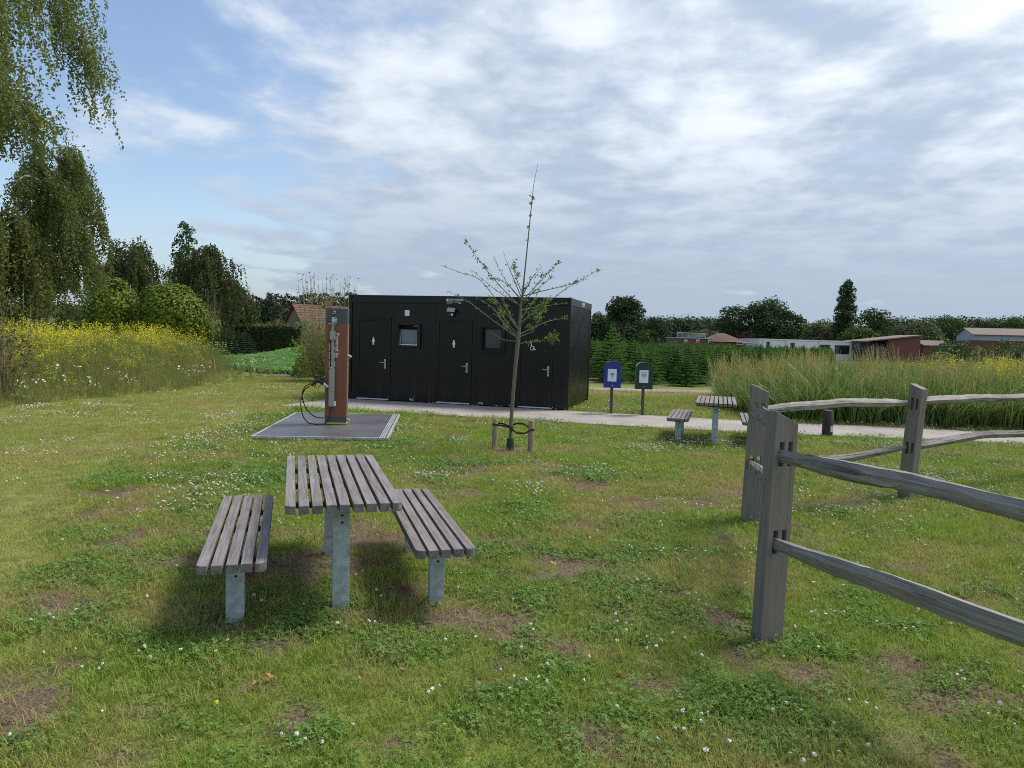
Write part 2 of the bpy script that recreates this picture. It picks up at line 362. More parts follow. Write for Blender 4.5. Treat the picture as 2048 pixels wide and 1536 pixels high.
M_['twig'] = simple('brown_twig', lin(132, 120, 88), .8)
# foliage (albedo range 0.03 - 0.2)
M_['grass'] = leaf('lawn_grass', (.185, .300, .040, 1), (.330, .430, .080, 1), .4, .5, (.47, .375, .170, 1))
M_['grass_lush'] = leaf('lush_grass', (.205, .335, .036, 1), (.360, .470, .075, 1), .4, .45, (.46, .39, .16, 1))
M_['straw'] = leaf('dry_straw', (.26, .20, .11, 1), (.42, .34, .20, 1), .1, .7)
M_['clover'] = leaf('clover_leaf', (.095, .195, .040, 1), (.200, .320, .080, 1), .3, .5)
M_['cloverflower'] = leaf('clover_flower', (.46, .43, .34, 1), (.72, .71, .62, 1), .2, .8)
M_['buttercup'] = leaf('yellow_flower', (.62, .46, .02, 1), (.78, .66, .05, 1), .15, .6)
M_['mustard'] = leaf('mustard_blossom', (.60, .54, .030, 1), (.76, .70, .07, 1), .25, .6)
M_['meadow'] = leaf('meadow_stem', (.135, .200, .050, 1), (.250, .300, .090, 1), .35, .6, (.36, .27, .12, 1))
M_['umbel'] = leaf('white_umbel', (.55, .55, .47, 1), (.75, .75, .68, 1), .2, .7)
M_['poppy'] = leaf('orange_blossom', (.50, .12, .03, 1), (.62, .24, .05, 1), .2, .6)
M_['reed'] = leaf('broad_grass_blade', (.090, .165, .038, 1), (.240, .345, .095, 1), .35, .4, (.38, .33, .13, 1), .3)
M_['seedhead'] = leaf('tan_seed_head', (.26, .240, .075, 1), (.44, .390, .150, 1), .35, .7)
M_['covercrop'] = leaf('cover_crop_leaf', (.120, .260, .075, 1), (.215, .380, .120, 1), .35, .5)
M_['fir'] = leaf('fir_needles', (.085, .175, .042, 1), (.215, .350, .085, 1), .25, .55)
M_['firtip'] = leaf('fir_dark_needles', (.060, .140, .042, 1), (.155, .285, .075, 1), .25, .55)
M_['bluefir'] = leaf('blue_fir_needles', (.040, .085, .050, 1), (.075, .130, .075, 1), .12, .55)
M_['birch'] = leaf('birch_leaf', (.105, .138, .040, 1), (.235, .275, .088, 1), .4, .5)
M_['sapleaf'] = leaf('sapling_leaf', (.13, .20, .05, 1), (.24, .31, .10, 1), .4, .5)
M_['oakleaf'] = leaf('oak_leaf', (.030, .058, .022, 1), (.062, .105, .036, 1), .2, .5)
M_['midleaf'] = leaf('mid_green_leaf', (.045, .085, .022, 1), (.090, .145, .040, 1), .25, .5)
M_['paleleaf'] = leaf('pale_willow_leaf', (.075, .105, .045, 1), (.135, .170, .075, 1), .25, .5)
M_['poplarleaf'] = leaf('poplar_leaf', (.034, .064, .026, 1), (.070, .115, .045, 1), .2, .45)
M_['purple'] = leaf('copper_leaf', (.030, .014, .018, 1), (.060, .026, .032, 1), .2, .5)
M_['globe'] = leaf('catalpa_leaf', (.058, .105, .014, 1), (.175, .225, .026, 1), .15, .5)
M_['duskleaf'] = leaf('dull_drooping_leaf', (.060, .082, .034, 1), (.130, .155, .062, 1), .25, .6)
M_['limeleaf'] = leaf('lime_green_leaf', (.16, .19, .02, 1), (.24, .26, .04, 1), .3, .5)
M_['hedge'] = leaf('hedge_leaf', (.028, .046, .018, 1), (.060, .075, .030, 1), .2, .6)
M_['scrub'] = leaf('scrub_leaf', (.170, .195, .065, 1), (.300, .310, .125, 1), .35, .55)
M_['wildshrub'] = leaf('brownish_shrub_leaf', (.075, .072, .035, 1), (.14, .125, .055, 1), .25, .6)
M_['farwood'] = leaf('far_wood_leaf', (.032, .055, .026, 1), (.075, .110, .046, 1), .15, .6)
M_['pinewood'] = leaf('pine_needle', (.024, .042, .022, 1), (.052, .078, .036, 1), .1, .6)
def brickmat(name, c1, c2):
    m, nt, b, L = new_mat(name); tc = N(nt, 'ShaderNodeTexCoord'); mp = N(nt, 'ShaderNodeMapping'); L(tc.outputs['Object'], mp.inputs[0]); mp.inputs['Rotation'].default_value = (PI / 2, 0, 0)
    br = N(nt, 'ShaderNodeTexBrick', inp={'Scale': 4.0, 'Mortar Size': .012}); L(mp.outputs[0], br.inputs[0])
    br.inputs['Color1'].default_value = c1; br.inputs['Color2'].default_value = c2; br.inputs['Mortar'].default_value = lin(130, 116, 108)
    L(br.outputs['Color'], b.inputs['Base Color']); b.inputs['Roughness'].default_value = .9; return m
M_['brick'] = brickmat('red_brick', lin(104, 62, 56), lin(120, 72, 64))
M_['greybrick'] = brickmat('mauve_brick', lin(128, 112, 112), lin(146, 128, 126))
M_['tile'] = simple('red_roof_tile', lin(108, 82, 74), .9, 0, .18, 6)
M_['browntile'] = simple('brown_roof_tile', lin(104, 88, 84), .85, 0, .15, 4)
M_['barnroof'] = simple('fibre_cement_roof', lin(112, 102, 96), .9, 0, .2, 1.2)
M_['barnwall'] = simple('grey_sheet_wall', lin(160, 168, 178), .7, 0, .14, 1.4)
M_['plaster'] = simple('white_plaster', lin(232, 233, 232), .8, 0, .05, 2)
M_['darkglass'] = simple('dark_window_glass', (.02, .026, .03, 1), .12)
M_['roofrail'] = simple('pale_railing', lin(176, 182, 184), .5, .2)

# ------------------------------------------------------------------ layout masks
CX, CY, CYAW, CW, CD, CH = -4.439, 20.048, -0.2688, 6.06, 3.056, 2.807
cu = np.array([math.cos(CYAW), math.sin(CYAW)]); cv = np.array([-cu[1], cu[0]])
def c_uv(x, y):
    dx, dy = np.asarray(x, float) - CX, np.asarray(y, float) - CY
    return dx * cu[0] + dy * cu[1], dx * cv[0] + dy * cv[1]
# the path: straight along the container, bending away at the right
PATH_U = np.array([-12, 0, 6, 10, 11.5, 13.5, 16, 22, 40])
PATH_N = np.array([-2.62, -2.62, -2.62, -2.60, -2.32, -1.95, -1.60, -.8, 1.6])
PATH_F = np.array([-.02, -.02, -.05, -.10, 0.02, .25, .45, 1.25, 3.7])
PATH_U0 = .9           # the path starts at the pillar side of the container
def in_path(x, y, pad=0.0):
    u, v = c_uv(x, y); n = np.interp(u, PATH_U, PATH_N) - pad; f = np.interp(u, PATH_U, PATH_F) + pad
    return (v > n) & (v < f) & (u > -0.35 - pad)
PADC, PADYAW, PADW, PADL, PADH = (-3.25, 13.74), .10, 2.17, 3.70, .09
pu = np.array([math.cos(PADYAW), math.sin(PADYAW)]); pv = np.array([-pu[1], pu[0]])
def in_pad(x, y, pad=0.0):
    dx, dy = np.asarray(x) - PADC[0], np.asarray(y) - PADC[1]
    return (np.abs(dx * pu[0] + dy * pu[1]) < PADW / 2 + pad) & (np.abs(dx * pv[0] + dy * pv[1]) < PADL / 2 + pad)
def in_cont(x, y, pad=0.0):
    u, v = c_uv(x, y); return (u > -pad) & (u < CW + pad) & (v > -pad) & (v < CD + pad)
MEAD_Y = np.array([5, 10, 15.3, 17.5, 20.3, 22.5, 25, 31, 34]); MEAD_X = np.array([-12.5, -11.2, -10.7, -10.2, -9.8, -9.4, -9.5, -9.3, -9.2])
def mead_d(x, y): return np.interp(y, MEAD_Y, MEAD_X) - np.asarray(x)        # >0 inside the meadow
def blob(x, y, px, py, rx, ry):
    g = G(px, py); gx = abs((G(px + rx, py) - g).x); gy = abs((G(px, py - ry) - G(px, py + ry)).y) / 2
    return np.exp(-(((np.asarray(x) - g.x) / gx) ** 2 + ((np.asarray(y) - g.y) / gy) ** 2) * 1.2)
SOIL = [(460, 1252, 80, 22), (800, 1185, 70, 40), (880, 1225, 110, 26), (1190, 1132, 95, 20), (1620, 1345, 95, 34), (1465, 1080, 40, 16), (290, 1425, 70, 22),
        (515, 1382, 60, 20), (590, 1450, 50, 50), (1120, 1290, 70, 18), (1022, 900, 55, 7), (1300, 1372, 70, 22), (705, 1335, 40, 14), (230, 1098, 60, 10),
        (690, 1225, 60, 20), (600, 1130, 60, 20), (1540, 1290, 60, 14), (1180, 1055, 60, 12), (1660, 1010, 60, 10), (1330, 1185, 50, 12), (930, 1120, 60, 12),
        (60, 1385, 34, 12), (250, 1520, 80, 30), (840, 1480, 40, 16), (1000, 1330, 50, 16), (1240, 1230, 60, 14), (1420, 1010, 60, 10), (760, 1290, 60, 14), (1740, 1180, 40, 16)]
CLOV = [(1050, 1030, 90, 34), (1270, 1050, 90, 18), (1040, 1190, 110, 36), (1300, 1105, 130, 24), (1480, 1430, 240, 80), (1150, 1450, 190, 60), (180, 1150, 190, 40),
        (420, 1090, 90, 40), (120, 1240, 120, 50), (1000, 1390, 120, 30), (1900, 1400, 160, 80), (420, 1010, 80, 30), (560, 960, 90, 26), (1760, 1250, 80, 30),
        (1150, 945, 60, 10), (760, 862, 50, 12), (1380, 890, 70, 8), (640, 1480, 60, 30), (340, 1300, 90, 22), (1250, 1260, 70, 20)]
def mown(x, y):                       # 1 on the short dry mown strip on the left
    ex = np.interp(y, [2, 4, 5.8, 8.5, 11.7, 13.8, 16.5, 20, 30], [-1.9, -2.6, -3.5, -4.6, -5.3, -5.1, -5.0, -5.2, -6])
    return sstep(-.25, .45, ex - np.asarray(x) + .8 * (fbm(x, y, .9, 31) - .5))
def soil_mask(x, y):
    s = 0
    for b in SOIL: s = np.maximum(s, blob(x, y, *b))
    n = fbm(x, y, 2.2, 5); s = s * (.15 + 1.45 * fbm(x, y, 4.2, 8)) + 1.1 * sstep(.56, .74, n) * (1 - .75 * mown(x, y))
    return np.clip(s, 0, 1) * (np.asarray(y) < 22)
def clover_mask(x, y):
    s = 0
    for b in CLOV: s = np.maximum(s, blob(x, y, *b))
    n = fbm(x, y, 1.15, 77); s = s * .95 * (.45 + .9 * fbm(x, y, 2.6, 79)) + .75 * sstep(.55, .74, n)
    return np.clip(s * (1 - mown(x, y) * .93), 0, 1)
def H(x, y):
    x = np.asarray(x, float); y = np.asarray(y, float)
    h = (fbm(x, y, 1.3, 3) - .5) * .05 * (np.abs(x) < 16) * (y < 24)
    md = mead_d(x, y); h = h + .55 * sstep(.3, 6, md) * sstep(9, 14, y) * sstep(40, 30, y)
    # raised plot with the green cover crop
    h = h + .80 * sstep(30.5, 44, y) * sstep(-15.5, -11.5, x) * sstep(-6.4, -8.6, x) * sstep(72, 60, y)
    flat = in_path(x, y, .12) | in_pad(x, y, .05) | in_cont(x, y, .3)
    u, v = c_uv(x, y)
    h = h * np.clip((np.interp(u, PATH_U, PATH_N) - v) / .6, 0, 1) ** .5 * (v < 0) + h * (v >= 0) * (y > 26) if False else h
    return np.where(flat, -.03, h)
def Hs(x, y): return float(H(np.array([x]), np.array([y]))[0])

# ------------------------------------------------------------------ ground sheet
def geo_lines(a, b, n): return np.sign(a) * np.geomspace(abs(a), abs(b), n)
xs = np.concatenate([-np.geomspace(900, 42, 26), np.arange(-40, -12, .5), np.arange(-12, 12, .12), np.arange(12, 40, .5), np.geomspace(42, 900, 26)])
ys = np.concatenate([np.linspace(-60, 1.5, 14), np.arange(2, 26, .12), np.arange(26, 76, .6), np.geomspace(78, 1500, 30)])
gx, gy = np.meshgrid(xs, ys); gz = H(gx, gy)
nx, ny = len(xs), len(ys); idx = np.arange(nx * ny).reshape(ny, nx)
gq = np.stack([idx[:-1, :-1], idx[:-1, 1:], idx[1:, 1:], idx[1:, :-1]], -1).reshape(-1, 4)
me = mesh_np('ground', np.stack([gx, gy, gz], -1).reshape(-1, 3), [gq], True)
def fattr(me, nm, arr, dom='POINT'):
    a = me.attributes.new(nm, 'FLOAT', dom); a.data.foreach_set('value', np.asarray(arr, np.float32).ravel())
fattr(me, 'soil', soil_mask(gx, gy)); fattr(me, 'mown', mown(gx, gy)); fattr(me, 'clover', clover_mask(gx, gy))
crop = sstep(31, 33, gy) * sstep(-16, -12, gx) * sstep(-6.6, -8.0, gx) * sstep(66, 60, gy)
fattr(me, 'crop', crop)
fld = sstep(29.6, 30.6, gy) * sstep(1.0, 2.0, gx)
fattr(me, 'field', fld)
stripd = np.exp(-((gy - 24.2 - .1 * gx) / .9) ** 2) * sstep(1.2, 2.4, gx)
fattr(me, 'strawstrip', stripd)
def ground_mat():
    m, nt, b, L = new_mat('ground_turf'); tc = N(nt, 'ShaderNodeTexCoord')
    def nz(s, d=5, r=.6): 
        t = N(nt, 'ShaderNodeTexNoise', inp={'Scale': s, 'Detail': d, 'Roughness': r}); L(tc.outputs['Object'], t.inputs[0]); return t.outputs[0]
    def at(n): return N(nt, 'ShaderNodeAttribute', attribute_name=n).outputs['Fac']
    def mx(f, a, bb):
        n = N(nt, 'ShaderNodeMix', data_type='RGBA')
        for i, v in ((0, f), (6, a), (7, bb)):
            if isinstance(v, (tuple, float, int)): n.inputs[i].default_value = v
            else: L(v, n.inputs[i])
        return n.outputs[2]
    n1, n2, n3 = nz(1.3), nz(9), nz(60, 3)
    turf = ramp(nt, [(.3, (.125, .175, .032, 1)), (.5, (.190, .235, .052, 1)), (.7, (.280, .275, .095, 1))]); L(n2, turf.inputs[0])
    dryc = ramp(nt, [(.3, (.170, .215, .045, 1)), (.5, (.235, .265, .070, 1)), (.72, (.320, .305, .125, 1))]); 
    ad = N(nt, 'ShaderNodeMath', operation='MULTIPLY_ADD'); L(n1, ad.inputs[0]); ad.inputs[1].default_value = .6
    s = N(nt, 'ShaderNodeMath', operation='MULTIPLY'); L(n3, s.inputs[0]); s.inputs[1].default_value = .4; L(s.outputs[0], ad.inputs[2]); L(ad.outputs[0], dryc.inputs[0])
    soil = ramp(nt, [(.3, (.085, .060, .042, 1)), (.55, (.165, .122, .086, 1)), (.75, (.300, .228, .160, 1))]); L(n3, soil.inputs[0])
    c = mx(at('mown'), turf.outputs[0], dryc.outputs[0])
    cl = mx(n2, (.04, .075, .016, 1), (.075, .12, .03, 1))
    cf = N(nt, 'ShaderNodeMath', operation='MULTIPLY'); L(at('clover'), cf.inputs[0]); cf.inputs[1].default_value = .8
    c = mx(cf.outputs[0], c, cl)
    sf = N(nt, 'ShaderNodeMath', operation='MULTIPLY_ADD', use_clamp=True); L(at('soil'), sf.inputs[0]); sf.inputs[1].default_value = 1.3
    s2 = N(nt, 'ShaderNodeMath', operation='MULTIPLY_ADD'); L(n2, s2.inputs[0]); s2.inputs[1].default_value = .5; s2.inputs[2].default_value = -.28; L(s2.outputs[0], sf.inputs[2])
    c = mx(sf.outputs[0], c, soil.outputs[0])
    straw = mx(n2, (.30, .225, .12, 1), (.44, .34, .20, 1)); ssf = N(nt, 'ShaderNodeMath', operation='MULTIPLY'); L(at('strawstrip'), ssf.inputs[0]); ssf.inputs[1].default_value = .75
    c = mx(ssf.outputs[0], c, straw)
    c = mx(at('crop'), c, mx(n2, (.06, .17, .04, 1), (.12, .25, .065, 1)))
    c = mx(at('field'), c, mx(n2, (.09, .075, .04, 1), (.15, .16, .06, 1)))
    L(c, b.inputs['Base Color']); b.inputs['Roughness'].default_value = .95; b.inputs['Specular IOR Level'].default_value = .1
    hh = N(nt, 'ShaderNodeMath', operation='ADD'); L(n2, hh.inputs[0]); L(n3, hh.inputs[1])
    bp = N(nt, 'ShaderNodeBump', inp={'Strength': .9, 'Distance': .03}); L(hh.outputs[0], bp.inputs['Height']); L(bp.outputs[0], b.inputs['Normal'])
    return m
tag(link('ground', me, ground_mat()), 'patchy mown lawn and open fields reaching to the far trees', kind='structure')

def uvw(u, v): return (CX + cu[0] * u + cv[0] * v, CY + cu[1] * u + cv[1] * v)
def strip(name, near, far, z, mat, label, thick=.1):
    n = len(near); V = [(*p, z) for p in near] + [(*p, z) for p in far] + [(*p, z - thick) for p in near] + [(*p, z - thick) for p in far]
    Fc = []
    for i in range(n - 1):
        Fc += [(i, i + 1, n + i + 1, n + i), (2 * n + i, 2 * n + i + 1, i + 1, i), (n + i, n + i + 1, 3 * n + i + 1, 3 * n + i)]
    Fc += [(0, n, 3 * n, 2 * n), (n - 1, 3 * n - 1, 4 * n - 1, 2 * n - 1)]
    mb = MB(); mb.add(V, Fc)
    return tag(mb.build(name, mat), label, kind='structure')
us = np.concatenate([np.arange(-.35, 10, 1.0), np.arange(10, 40, 1.0)])
# concrete bays with open joints between them
bay = 3.05
path_root = None
u0 = -.35; k = 0
while u0 < 34:
    u1 = u0 + bay - .012
    uu = np.linspace(u0, u1, 5)
    near = [uvw(u, np.interp(u, PATH_U, PATH_N)) for u in uu]; far = [uvw(u, np.interp(u, PATH_U, PATH_F)) for u in uu]
    if path_root is None:
        path_root = tag(empty('path', (0, 0, 0)), 'pale concrete footpath running past the black container', kind='structure')
    n = 5; z = .012
    V = [(*p, z) for p in near] + [(*p, z) for p in far] + [(*p, -.08) for p in near] + [(*p, -.08) for p in far]; Fc = []
    for i in range(n - 1): Fc += [(i, i + 1, n + i + 1, n + i), (2 * n + i, 2 * n + i + 1, i + 1, i), (n + i, n + i + 1, 3 * n + i + 1, 3 * n + i)]
    Fc += [(0, n, 3 * n, 2 * n), (n - 1, 3 * n - 1, 4 * n - 1, 2 * n - 1)]
    MB().add(V, Fc).build('slab', M_['path'], path_root)
    u0 += bay
tx = np.linspace(-30, 40, 24)
strip('track', [(x, 26.3 + .22 * (abs(x - 3) ** .5 - 1) + (.28 * max(0, -x - 2)) - .02 * x) for x in tx], [(x, 27.9 + .22 * (abs(x - 3) ** .5 - 1) + (.28 * max(0, -x - 2)) - .02 * x) for x in tx], .02, M_['track'], 'narrow grey track behind the container and bins')

# ------------------------------------------------------------------ container
cont = empty('toilet_container', (CX, CY, 0), CYAW, 'black metal toilet container with three doors and two small windows', 'container')
def cface(px, py):                         # pixel -> (u, z) on the front face
    d = ray(px, py); n = Vector((cv[0], cv[1], 0)); t = (Vector((CX, CY, 0)) - cC).dot(n) / d.dot(n); q = cC + d * t
    return (q.x - CX) * cu[0] + (q.y - CY) * cu[1], q.z
def ribbed(u0, u1, z0, z1, depth=.006, pitch=.125, axis='u'):
    mb = MB(); prof = []; u = u0
    while u < u1 - .001:
        for a, dd in ((0, 0), (.62, 0), (.72, depth), (.92, depth), (1, 0)):
            q = u + a * pitch
            if q < u1: prof.append((q, dd))
        u += pitch
    prof.append((u1, 0)); out = [prof[0]]
    for q in prof[1:]:
        if q[0] - out[-1][0] > 1e-4: out.append(q)
    n = len(out)
    V = [(q, dd, z0) for q, dd in out] + [(q, dd, z1) for q, dd in out]
    mb.add(V, [(i, i + 1, n + i + 1, n + i) for i in range(n - 1)]); return mb
FR = .035          # wall sits this far behind the frame
uD = []
for (xl, xr, yt, hx, hy, ix, iy) in ((714, 780, 637, 769.5, 727, 746, 682), (873, 942.5, 641, 933, 735, 907, 688), (1037, 1105, 645, 1096, 742, 1064, 693)):
    a, _ = cface(xl, 720); b, _ = cface(xr, 720); _, zt = cface((xl + xr) / 2, yt); uD.append((a, b, zt, cface(hx, hy), cface(ix, iy)))
uW = []
for (xl, xr, yt, yb) in ((794.5, 837, 646, 695), (962, 1006, 651, 704)):
    a, zt = cface(xl, yt); b, zb = cface(xr, yb); uW.append((a, b, zb, zt))
# frame
MB().box(0, CW, 0, .12, CH - .20, CH).build('top_rail', M_['cont'], cont, bevel=.008)
MB().box(0, CW, CD - .12, CD, CH - .20, CH).build('top_rail', M_['cont'], cont, bevel=.008)
for x0 in (0, CW - .12): MB().box(x0, x0 + .12, .123, CD - .123, CH - .20, CH - .002).build('top_rail', M_['cont'], cont, bevel=.008)
MB().box(.003, CW - .003, .004, .12, .03, .17).build('bottom_rail', M_['cont'], cont, bevel=.006)
MB().box(.003, CW - .003, CD - .12, CD - .004, .03, .17).build('bottom_rail', M_['cont'], cont, bevel=.006)
for x0 in (.05, CW - .12): MB().box(x0, x0 + .07, .123, CD - .123, .03, .17).build('bottom_rail', M_['cont'], cont, bevel=.006)
for x0 in (0, CW - .09):
    for y0 in (0, CD - .09):
        MB().box(x0 - .002, x0 + .092, y0 - .002, y0 + .092, .0, CH - .203).build('corner_post', M_['cont'], cont, bevel=.01)
        c = MB().box(x0 - .004, x0 + .094, y0 - .005, y0 + .095, CH - .13, CH + .004).build('corner_casting', M_['cont'], cont, bevel=.012)
for x0 in (.08, CW - .08):
    MB().prism(shift(disc(.035), x0, CH - .065), -.0075, .02, 'y').build('casting_hole', M_['hole'], cont)
MB().box(.1, CW - .1, .1, CD - .1, CH - .05, CH - .012).build('roof', M_['cont'], cont)
MB().box(.05, CW - .05, .05, CD - .05, .06, .14).build('floor', M_['cont'], cont)
# front wall, one ribbed sheet per field
z0, z1 = .17, CH - .20
edges = [.09]
for d in uD: edges += [d[0], d[1]]
edges += [CW - .09]
def wall(u0, u1, za, zb):
    o = ribbed(u0, u1, za, zb).build('wall_panel', M_['cont'], cont); o.location = (0, FR, 0); return o
for i in range(0, len(edges), 2):
    a, b = edges[i], edges[i + 1]
    w = [q for q in uW if a < q[0] < b]
    if not w: wall(a, b, z0, z1)
    else:
        w = w[0]; wall(a, w[0], z0, z1); wall(w[1], b, z0, z1); wall(w[0], w[1], z0, w[2]); wall(w[0], w[1], w[3], z1)
for d in uD: wall(d[0], d[1], d[2], z1)
for o in (('x', CW - .012, .09, CD - .09), ('x', .012, .09, CD - .09)):
    mb = ribbed(o[2], o[3], z0 - .06, z1, .034 if o[1] > 1 else -.034, .128)
    s = mb.build('wall_panel', M_['cont'], cont); s.rotation_euler = (0, 0, PI / 2); s.location = (o[1], 0, 0)
s = ribbed(.09, CW - .09, z0, z1, -.022).build('wall_panel', M_['cont'], cont); s.location = (0, CD - FR, 0)
# doors
def person_icon():
    mb = MB(); h = .26
    mb.prism(shift(disc(.026, 16), 0, h / 2 - .028), -.004, 0, 'y')
    mb.prism([(-.030, .07), (-.012, .082), (.012, .082), (.030, .07), (.054, -.01), (.046, -.02), (.032, .0), (.036, -.02), (.026, -.05), (.024, -.125), (.003, -.125), (0, -.06), (-.003, -.125), (-.024, -.125), (-.026, -.05), (-.036, -.02), (-.032, 0), (-.046, -.02), (-.054, -.01)], -.004, 0, 'y')
    return mb
def wheel_icon():
    mb = MB(); mb.prism(shift(disc(.024, 16), -.034, .128), -.004, 0, 'y')
    ring = []; n = 20
    for i in range(n + 1): a = math.radians(120 + 250 * i / n); ring.append((.062 * math.cos(a) - .005, .062 * math.sin(a) - .06))
    inn = []
    for i in range(n + 1): a = math.radians(120 + 250 * (n - i) / n); inn.append((.044 * math.cos(a) - .005, .044 * math.sin(a) - .06))
    for i in range(n): mb.prism([ring[i], ring[i + 1], inn[n - i - 1], inn[n - i]], -.004, 0, 'y')
    mb.prism([(-.044, .09), (-.02, .088), (-.014, .02), (.05, .016), (.058, .0), (.09, -.092), (.118, -.084), (.122, -.098), (.078, -.116), (.034, -.004), (-.036, -.002)], -.004, 0, 'y')
    return mb
for k, (a, b, zt, hd, ic) in enumerate(uD):
    fr = MB(); fr.box(a, a + .05, .012, .075, z0 - .06, zt); fr.box(b - .05, b, .012, .075, z0 - .06, zt); fr.box(a + .05, b - .05, .012, .075, zt - .05, zt)
    door = MB().box(a + .053, b - .053, .024, .068, .095, zt - .053).build('door', M_['cont_door'], cont, bevel=.004)
    fr.build('door_frame', M_['cont'], door)
    MB().box(a - .02, b + .02, -.020, .030, zt + .004, zt + .030).build('drip_strip', M_['cont'], door, bevel=.003)
    MB().box(a + .02, b - .02, -.028, .022, .030, .060).build('threshold', M_['alu'], door)
    hu, hz = hd
    pl = MB().box(hu - .024, hu + .024, .006, .0235, hz - .135, hz + .115).build('handle_plate', M_['alu_bright'], door, bevel=.004)
    h = MB(); h.tube([(hu, .01, hz + .03), (hu, -.045, hz + .03)], .011, 8); h.tube([(hu + .006, -.045, hz + .03), (hu - .06, -.05, hz + .03), (hu - .13, -.045, hz + .033)], [.011, .0105, .009], 8)
    h.build('lever', M_['alu_bright'], door, smooth=True)
    MB().prism(shift(disc(.009, 12), hu, hz - .06), .002, .006, 'y').build('key_hole', M_['hole'], door)
    ico = (wheel_icon() if k == 2 else person_icon()).build('pictogram', M_['white'], door); ico.location = (ic[0], .0235, ic[1]); ico.scale = (.8, 1, .8)
    tag(ico, 'white wheelchair symbol' if k == 2 else 'white standing person symbol')
    tag(door, ('black door nearest the wash pillar with standing person symbol', 'middle black door under the solar lamp', 'black door with wheelchair symbol behind the sapling')[k])
    for hz2 in (.45, 1.2, 1.95): MB().tube([(a + .045, .012, hz2 - .05), (a + .045, .012, hz2 + .05)], .010, 8).build('hinge', M_['cont'], door, smooth=True)
# windows
for k, (a, b, zb, zt) in enumerate(uW):
    w = MB(); t = .045; d0, d1 = -.004, .15
    w.box(a, a + t, d0, d1, zb, zt); w.box(b - t, b, d0, d1, zb, zt); w.box(a + t, b - t, d0, d1, zb, zb + t); w.box(a + t, b - t, d0, d1, zt - t, zt)
    win = w.build('window', M_['cont'], cont)
    MB().box(a - .03, b + .03, -.055, .03, zb - .032, zb - .004).build('sill', M_['cont'], win, bevel=.004)
    MB().box(a - .045, a - .004, -.018, .05, zb, zt).build('side_trim', M_['cont'], win); MB().box(b + .004, b + .045, -.018, .05, zb, zt).build('side_trim', M_['cont'], win)
    if k == 0:
        # top-hung pane tilted into the room
        MB().box(a + t, b - t, .146, .150, zb + t, zt - t).build('room_shade_sheet', M_['hole'], win)  # flat black sheet standing in for the shade inside the room
        c, hh = (b - a - 2 * t), (zt - zb - 2 * t)
        sf = MB(); q = .028
        for (x0, x1, y0, y1) in ((0, q, 0, hh), (c - q, c, 0, hh), (q, c - q, 0, q), (q, c - q, hh - q, hh)): sf.box(x0, x1, -.02, .02, y0, y1)
        sash = sf.build('sash', M_['alu'], win); sash.location = (a + t, .085, zb + t); sash.rotation_euler = (math.radians(-11), 0, math.radians(-3))
        MB().box(a + t + .05, b - t - .04, .098, .104, zb + t + .04, zt - t - .12).build('pane', M_['glass_white'], win)
    else:
        sf = MB(); q = .05
        aa, bb, zz0, zz1 = a + t + .003, b - t - .003, zb + t + .003, zt - t - .003
        for (x0, x1, y0, y1) in ((aa, aa + q, zz0, zz1), (bb - q, bb, zz0, zz1), (aa + q, bb - q, zz0, zz0 + q), (aa + q, bb - q, zz1 - q, zz1)): sf.box(x0, x1, .09, .13, y0, y1)
        sf.build('sash', M_['cont'], win); MB().box(aa + q, bb - q, .105, .115, zz0 + q, zz1 - q).build('pane', M_['glass_grey'], win)
# small fittings on the front
u, z = cface(814, 626); bx_ = MB().box(u - .065, u + .065, .0, .03, z - .075, z + .075).build('wall_light', M_['white'], cont, bevel=.01)
MB().box(u - .045, u + .045, -.003, .001, z - .03, z + .025).build('light_lens', M_['paper'], bx_)
u, z = cface(904.5, 620)
sl = MB().box(-.105, .105, -.008, .008, -.065, .065).build('solar_panel', M_['solar'], cont, bevel=.004); sl.location = (u, -.10, z); sl.rotation_euler = (math.radians(-38), math.radians(4), 0)
mb = MB().box(u - .02, u + .02, -.09, .03, z - .05, z - .03); mb.box(u - .07, u + .06, -.06, .03, z - .17, z - .07); lamp = mb.build('sensor_lamp', M_['black'], cont, bevel=.006)
MB().prism(shift(disc(.028, 14), u + .02, z - .12), -.075, -.058, 'y').build('sensor_eye', M_['white'], lamp)
u, z = cface(908.5, 601.5)
text_obj('lettering', 'CONTAINERS', .072, M_['white'], cont, (u + .03, -.006, z + .022), (PI / 2, 0, 0), .001)
text_obj('lettering', 'Maintenance International', .036, M_['white'], cont, (u + .0, -.006, z - .032), (PI / 2, 0, 0), .001)
MB().prism([(u - .215, z - .005), (u - .165, z - .005), (u - .165, z + .03), (u - .19, z + .06), (u - .215, z + .03)], -.005, -.002, 'y').build('logo_mark', M_['white'], cont)
for a_, b_ in ((-.21, -.06), (.10, .20)): MB().box(u + a_, u + b_, -.005, -.002, z - .066, z - .056).build('fine_print', M_['white'], cont)
